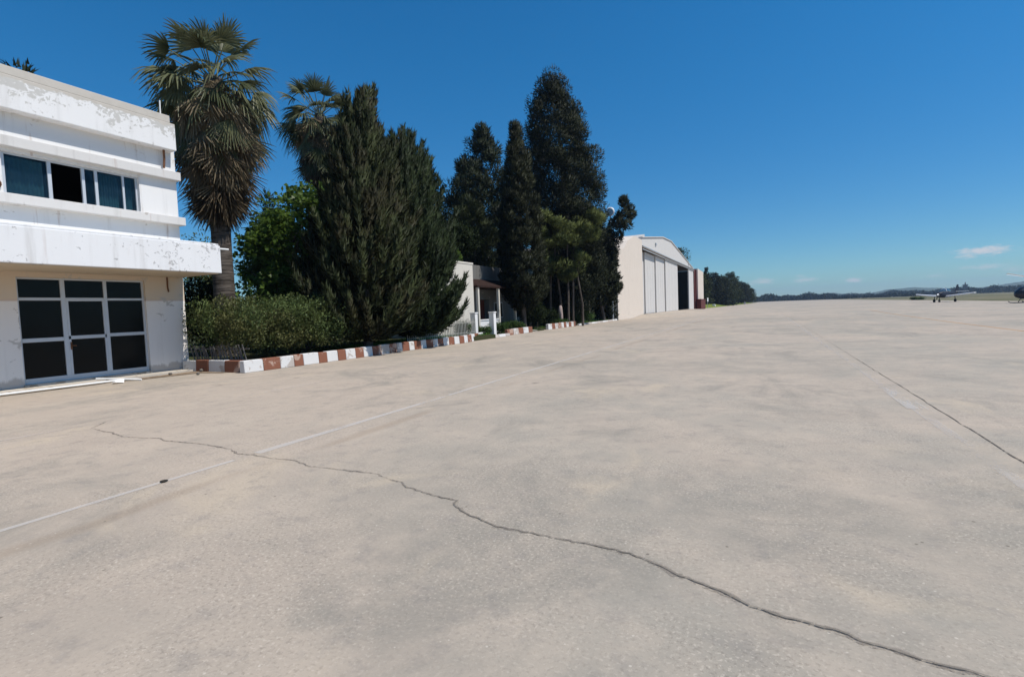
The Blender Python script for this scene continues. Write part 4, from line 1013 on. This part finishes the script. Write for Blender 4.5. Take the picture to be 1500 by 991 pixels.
# grass tufts in the garden bed
gx_ = np.concatenate([rng.uniform(-17.8, -14.75, 5200), rng.uniform(-17.5, -15.5, 1400), rng.uniform(-17.5, -15.7, 1500)])
gy_ = np.concatenate([rng.uniform(16.5, 27.5, 5200), rng.uniform(28, 37, 1400), rng.uniform(38, 58, 1500)])
gz_ = np.concatenate([np.full(5200, .24), np.full(1400, .1), np.full(1500, .14)])
keep = np.sin(gx_ * 2.3 + gy_ * 1.1) + np.sin(gy_ * 2.9 - gx_) + rng.normal(size=len(gx_)) * .7 > -.2
P = np.stack([gx_, gy_, gz_], 1)[keep]; n_ = len(P); k = 4
P = np.repeat(P, k, 0) + rng.normal(size=(n_ * k, 3)) * np.array([.05, .05, 0])
D = unit(rng.normal(size=(n_ * k, 3)) * .4 + np.array([0, 0, 1])); V, F, tt = blades(P, D, rng.uniform(.06, .2, n_ * k), np.full(n_ * k, .018), rng.random(n_ * k))
tag(mesh_from_arrays('grass', V, F, tt, M['grass']), 'thin bright grass growing in the garden beds behind the kerbs', 'grass', kind='stuff')

# ------------------------------------------------------------------ trees beyond the hangar
def far_tree(loc, w_, h, label, ncl, kind='round', lo=.12, mat='far_tree'):
    name = {'round': 'round_tree', 'spire': 'cypress_tree', 'palm': 'pine_tree'}[kind]
    root = tree_root(name, loc, label, 'tree', 'trees beyond the hangar')
    b = MB(); b.tube([(0, 0, -.1), (0, 0, h * .3), (.1, 0, h * .7)], [h * .03, h * .024, .08], 7); b.build('trunk', M['bark'], root)
    if kind == 'spire': prof_ = [(h * .1, 0, w_ * .7), (h * .4, 0, w_), (h * .8, 0, w_ * .6), (h, 0, .1)]; rad = .5
    elif kind == 'palm': prof_ = [(h * .3, 0, w_ * .4), (h * .62, 0, w_ * .75), (h * .85, -.2, w_), (h, 0, w_ * .5)]; rad = 1.0
    else: prof_ = [(h * lo, 0, w_ * .75), (h * .35, 0, w_), (h * .65, 0, w_ * .92), (h * .85, 0, w_ * .62), (h * .96, .1, w_ * .28)]; rad = .85
    C, r_ = profile_clumps(ncl, prof_, rad, (.35, 1.05), .3); P, D, T, O = clump_pts(C, r_, 46, .4, .6); n_ = len(P)
    V, F, tt = leaves(P, D, rng.uniform(.35, .65, n_), rng.uniform(.2, .36, n_), np.clip(T * .7 + .3 * rng.random(n_), 0, 1))
    mesh_from_arrays('crown', V, F, tt, M[mat], root, nrm=soft(O))
    return root
far_tree((-25.5, 176, 0), 4.2, 19.2, 'tall ragged pine rising over the far hangar end', 130, 'palm')
far_tree((-19.6, 214, 0), 1.15, 15.0, 'thin pointed cypress spire above the far tree row', 70, 'spire', mat='cypress')
for (x, y, w_, h, lb) in [(-21.5, 196, 5.2, 12.8, 'broad bushy tree next after the hangar end, above the bright grass'), (-18.2, 228, 5.6, 13.6, 'second bushy tree from the hangar in the far row'), (-16.4, 252, 5.0, 13.2, 'third bushy tree from the hangar in the far row'),
                          (-14.2, 268, 4.2, 15.8, 'tree with the pointed top in the middle of the far row'), (-13.6, 290, 5.0, 13.4, 'bushy tree just past the pointed one in the far row'), (-12.2, 318, 5.6, 13.0, 'second last rounded tree of the far row'),
                          (-11.6, 348, 6.4, 12.6, 'last but largest dome-shaped tree closing the far row'), (-25.5, 240, 6, 12.5, 'bushy tree standing behind the far row nearest the spire'), (-10.4, 385, 6.0, 10.5, 'low rounded tree tucked at the very end of the far row')]:
    far_tree((x, y, 0), w_, h, lb, int(90 + w_ * 30), mat=('far_tree', 'cypress', 'pine_dark')[int(x * 7 + y) % 3])
bush('shrub', (-15.2, 232, 0), (7, 2.0, 2.2), 'low dark brush at the foot of the far tree row', M['far_wood'], 90, .8, 40, .5, .25)

# ------------------------------------------------------------------ far-off woods and scrub
def wood(name, label, spans, mat, leaf):
    P_ = []; D_ = []; T_ = []
    for (a0, a1, r0, r1, h0, h1, n) in spans:
        a = rng.uniform(R(a0), R(a1), n); r_ = rng.uniform(r0, r1, n); h = rng.uniform(h0, h1, n) * (1 + .35 * np.sin(a * 160) * np.sin(a * 57 + 1))
        C = np.stack([r_ * np.sin(a), r_ * np.cos(a), h * .5], 1); wd = h * rng.uniform(.55, .9, n)
        m = 42; d = rdir(n * m); u = rng.random(n * m) ** .4
        P = np.repeat(C, m, 0) + d * u[:, None] * np.stack([np.repeat(wd, m), np.repeat(wd, m), np.repeat(h * .5, m)], 1)
        P_.append(P); D_.append(unit(d + rng.normal(size=d.shape) * .5)); T_.append(np.repeat(rng.random(n), m))
    P = np.concatenate(P_); D = np.concatenate(D_); T = np.concatenate(T_); n_ = len(P)
    V, F, tt = leaves(P, D, rng.uniform(.7, 1.3, n_) * leaf, rng.uniform(.5, .9, n_) * leaf, T)
    return tag(mesh_from_arrays(name, V, F, tt, mat), label, 'wood', kind='stuff')
wood('far_scrub', 'dark green belt of scrub closing the far left end of the apron', [(-3.5, 1.0, 760, 900, 4.5, 8.0, 260), (1.0, 6.2, 800, 950, 4.0, 8.5, 300)], M['far_wood'], 2.0)
wood('far_wood', 'dark far-off belt of trees across the field below the hills', [(6.2, 10, 1150, 1350, 4, 8, 150), (9.5, 15, 1050, 1250, 5, 8.5, 330), (14.5, 17.2, 1000, 1150, 6.5, 9.5, 180), (17, 30, 1000, 1200, 5.5, 8.5, 420), (6, 13, 700, 800, 1.2, 2.4, 70)], M['far_wood'], 2.4)
bush('bush', (44.5, 205, -.03), (2.5, 1.5, .7), 'low green bush at the apron edge left of the parked aircraft', M['shrub'], 40, .4, 40, .28, .14, 'bush')
p = thing('tower', (1000 * math.sin(R(15.33)), 1000 * math.cos(R(15.33)), 0), 'slender pale tower rising above the distant trees behind the aircraft', 'tower')
b = MB(); b.box(-2.2, 2.2, -2.2, 2.2, 0, 12.5); b.build('shaft', M['grey_wall'], p)
b = MB(); b.prism([(-2.9, 12.5), (2.9, 12.5), (2.2, 13.6), (-2.2, 13.6)], -2.9, 2.9, 'y'); b.tube([(0, 0, 13.6), (0, 0, 15.2), (0, 0, 17.2)], [.9, .8, .15], 8); b.build('top', M['grey_wall'], p)

# ------------------------------------------------------------------ light aircraft
def ring(x, hw, hh, z, n=16, pw=2.2):
    out = []
    for k in range(n):
        a = 2 * math.pi * k / n; c, s_ = math.cos(a), math.sin(a)
        out.append((x, hw * math.copysign(abs(c) ** (2 / pw), c), z + hh * math.copysign(abs(s_) ** (2 / pw), s_)))
    return out
def aero(b, root, tip, c0, c1, t0, t1, m=0, axis='y'):
    """tapered airfoil between two leading-edge points; chord runs back along -x"""
    sec = [(0, 0), (-.12, .55), (-.35, .6), (-.7, .35), (-1, 0), (-.7, -.2), (-.35, -.35), (-.12, -.4)]
    rings = []
    for (p_, c_, t_) in ((root, c0, t0), (tip, c1, t1)):
        if axis == 'y': rings.append([(p_[0] + s_[0] * c_, p_[1], p_[2] + s_[1] * t_) for s_ in sec])
        else: rings.append([(p_[0] + s_[0] * c_, p_[1] + s_[1] * t_, p_[2]) for s_ in sec])
    b.loft(rings, m)
def aircraft(loc, heading):
    root = thing('aircraft', loc, 'small low-wing propeller aircraft, dark body and white wings, parked at the apron edge', 'aircraft', None, heading)
    b = MB()
    b.loft([ring(2.55, .30, .32, 1.45), ring(2.3, .46, .50, 1.45), ring(1.4, .55, .62, 1.48), ring(.2, .62, .68, 1.5), ring(-1.4, .55, .62, 1.55), ring(-3.2, .32, .42, 1.66), ring(-4.9, .12, .2, 1.8), ring(-5.2, .05, .1, 1.85)])
    f = b.build('fuselage', M['plane_dark'], root)
    b = MB(); b.loft([ring(1.5, .36, .06, 2.02), ring(.9, .46, .36, 2.08), ring(-.1, .50, .56, 2.1), ring(-1.0, .44, .48, 2.05), ring(-2.0, .22, .12, 2.0)]); b.build('cockpit_canopy', M['canopy_glass'], root)
    b = MB(); b.tube([(.45, -.50, 2.0), (.42, -.34, 2.52), (.4, 0, 2.70), (.42, .34, 2.52), (.45, .50, 2.0)], .05, 6); b.build('canopy_frame', M['plane_white'], root)
    for s_ in (-1, 1):
        b = MB(); aero(b, (1.0, .35 * s_, 1.05), (.55, 4.7 * s_, 1.62), 2.2, 1.25, .34, .2); b.build('wing', M['plane_white'], root)
        b = MB(); aero(b, (-3.9, .1 * s_, 1.95), (-4.25, 1.9 * s_, 1.98), 1.15, .7, .09, .05); b.build('tailplane', M['plane_white'], root)
        b = MB(); b.tube([(.15, 1.65 * s_, 1.12), (.12, 1.7 * s_, .42)], [.07, .055], 8); lg = b.build('landing_gear', M['plane_dark'], root)
        b = MB(); b.tube([(.12, (1.7 - .11) * s_, .30), (.12, (1.7 + .11) * s_, .30)], .30, 14); b.build('wheel', M['tyre'], lg)
    b = MB(); b.tube([(2.05, 0, 1.1), (2.1, 0, .40)], [.06, .05], 8); lg = b.build('landing_gear', M['plane_dark'], root)
    b = MB(); b.tube([(2.1, -.09, .25), (2.1, .09, .25)], .25, 14); b.build('wheel', M['tyre'], lg)
    b = MB(); aero(b, (-3.6, 0, 1.9), (-4.6, 0, 3.35), 1.6, .75, .11, .06, axis='z'); b.build('fin', M['plane_dark'], root)
    b = MB(); b.loft([ring(2.56, .22, .22, 1.45, 12, 2), ring(2.75, .19, .19, 1.45, 12, 2), ring(2.95, .1, .1, 1.45, 12, 2), ring(3.05, .02, .02, 1.45, 12, 2)]); b.build('spinner', M['plane_white'], root)
    b = MB()
    for k in range(3):
        a = R(20 + 120 * k); b.add([(2.72, .1 * math.cos(a) - .07 * math.sin(a), 1.45 + .1 * math.sin(a) + .07 * math.cos(a)), (2.76, .1 * math.cos(a) + .07 * math.sin(a), 1.45 + .1 * math.sin(a) - .07 * math.cos(a)), (2.75, 1.0 * math.cos(a) + .05 * math.sin(a), 1.45 + 1.0 * math.sin(a) - .05 * math.cos(a)), (2.73, 1.0 * math.cos(a) - .05 * math.sin(a), 1.45 + 1.0 * math.sin(a) + .05 * math.cos(a)),
               (2.70, .1 * math.cos(a), 1.45 + .1 * math.sin(a)), (2.71, 1.0 * math.cos(a), 1.45 + 1.0 * math.sin(a))], [(0, 1, 2, 3), (0, 3, 5, 4), (4, 5, 2, 1)])
    b.build('propeller', M['plane_dark'], root)
    return root
aircraft((31.9, 127.6, 0), math.atan2(-.80, -.60))

# ------------------------------------------------------------------ helicopter at the right edge
def helicopter(loc, heading):
    root = thing('helicopter', loc, 'dark helicopter on skids with a pale rotor blade at the right edge of the apron', 'helicopter', None, heading)
    b = MB(); b.loft([ring(2.35, .12, .14, 1.15), ring(2.2, .42, .42, 1.2), ring(1.7, .72, .72, 1.3), ring(.9, .86, .90, 1.42), ring(-.3, .86, .93, 1.45), ring(-1.3, .74, .78, 1.5), ring(-2.1, .42, .46, 1.62), ring(-2.6, .22, .24, 1.7)]); b.build('fuselage', M['heli_dark'], root)
    b = MB(); b.loft([ring(1.95, .60, .05, 1.62), ring(1.55, .71, .30, 1.66), ring(1.0, .80, .42, 1.74), ring(.62, .84, .40, 1.78)]); b.build('windscreen', M['canopy_glass'], root)
    b = MB(); b.tube([(-2.4, 0, 1.7), (-4.5, 0, 1.85), (-6.4, 0, 2.0)], [.24, .17, .11], 10); b.build('tail_boom', M['heli_dark'], root)
    b = MB(); aero(b, (-5.9, 0, 1.6), (-6.7, 0, 3.0), 1.0, .5, .07, .05, axis='z'); b.build('fin', M['heli_dark'], root)
    b = MB(); b.loft([ring(.8, .42, .08, 2.32), ring(.3, .5, .26, 2.45), ring(-.7, .5, .28, 2.45), ring(-1.6, .3, .15, 2.3)]); b.build('engine_cowling', M['heli_dark'], root)
    b = MB(); b.tube([(0, 0, 2.6), (0, 0, 3.28)], .09, 8); b.tube([(0, 0, 3.16), (0, 0, 3.34)], .24, 10); b.build('rotor_mast', M['alu_grey'], root)
    for k in range(3):
        a = R(BL0 + 120 * k); c, s_ = math.cos(a), math.sin(a); b = MB(); pts = []
        for j in range(7):
            r_ = .25 + 5.1 * j / 6; zz_ = 3.25 + .13 * r_
            for (q, dz) in ((-.15, 0), (.15, .012), (.15, .04), (-.15, .03)): pts.append((r_ * c - q * s_, r_ * s_ + q * c, zz_ + dz))
        b.loft([pts[4 * j:4 * j + 4] for j in range(7)]); b.build('rotor_blade', M['blade_white'], root)
    for s_ in (-1, 1):
        b = MB(); b.tube([(2.35, 1.08 * s_, .24), (2.1, 1.08 * s_, .09), (1.6, 1.08 * s_, .05), (-1.7, 1.08 * s_, .05)], .05, 8); b.build('skid', M['heli_dark'], root)
    for x in (1.1, -1.0):
        b = MB(); b.tube([(x, -1.08, .06), (x, -.75, .5), (x, 0, .72), (x, .75, .5), (x, 1.08, .06)], .04, 8); b.build('skid_strut', M['heli_dark'], root)
    b = MB(); b.tube([(-6.4, .12, 2.05), (-6.4, .2, 2.05)], .1, 8)
    for k in range(2):
        a = R(35 + 180 * k); b.box(-.06, .06, -.015, .015, .08, .85, 0, Matrix.Translation((-6.4, .18, 2.05)) @ Matrix.Rotation(a, 4, 'Y'))
    b.build('tail_rotor', M['blade_white'], root)
    return root
BL0 = 22.0
helicopter((32.8, 93.3, 0), math.atan2(-.35, -.94))

# ------------------------------------------------------------------ air
if BUILD_HAZE:
    b = MB(); b.box(-4700, 4700, -4700, 4700, -1.6, 90)
    n = N('haze_air'); v = n.n('ShaderNodeVolumePrincipled')
    v.inputs['Color'].default_value = (.56, .74, .96, 1); v.inputs['Density'].default_value = .00020; v.inputs['Anisotropy'].default_value = .25
    n.link(v.outputs[0], n.out.inputs['Volume'])
    tag(b.build('haze', n.mat), kind='stuff', label='thin blue haze lying over the far field and hills', cat='haze')
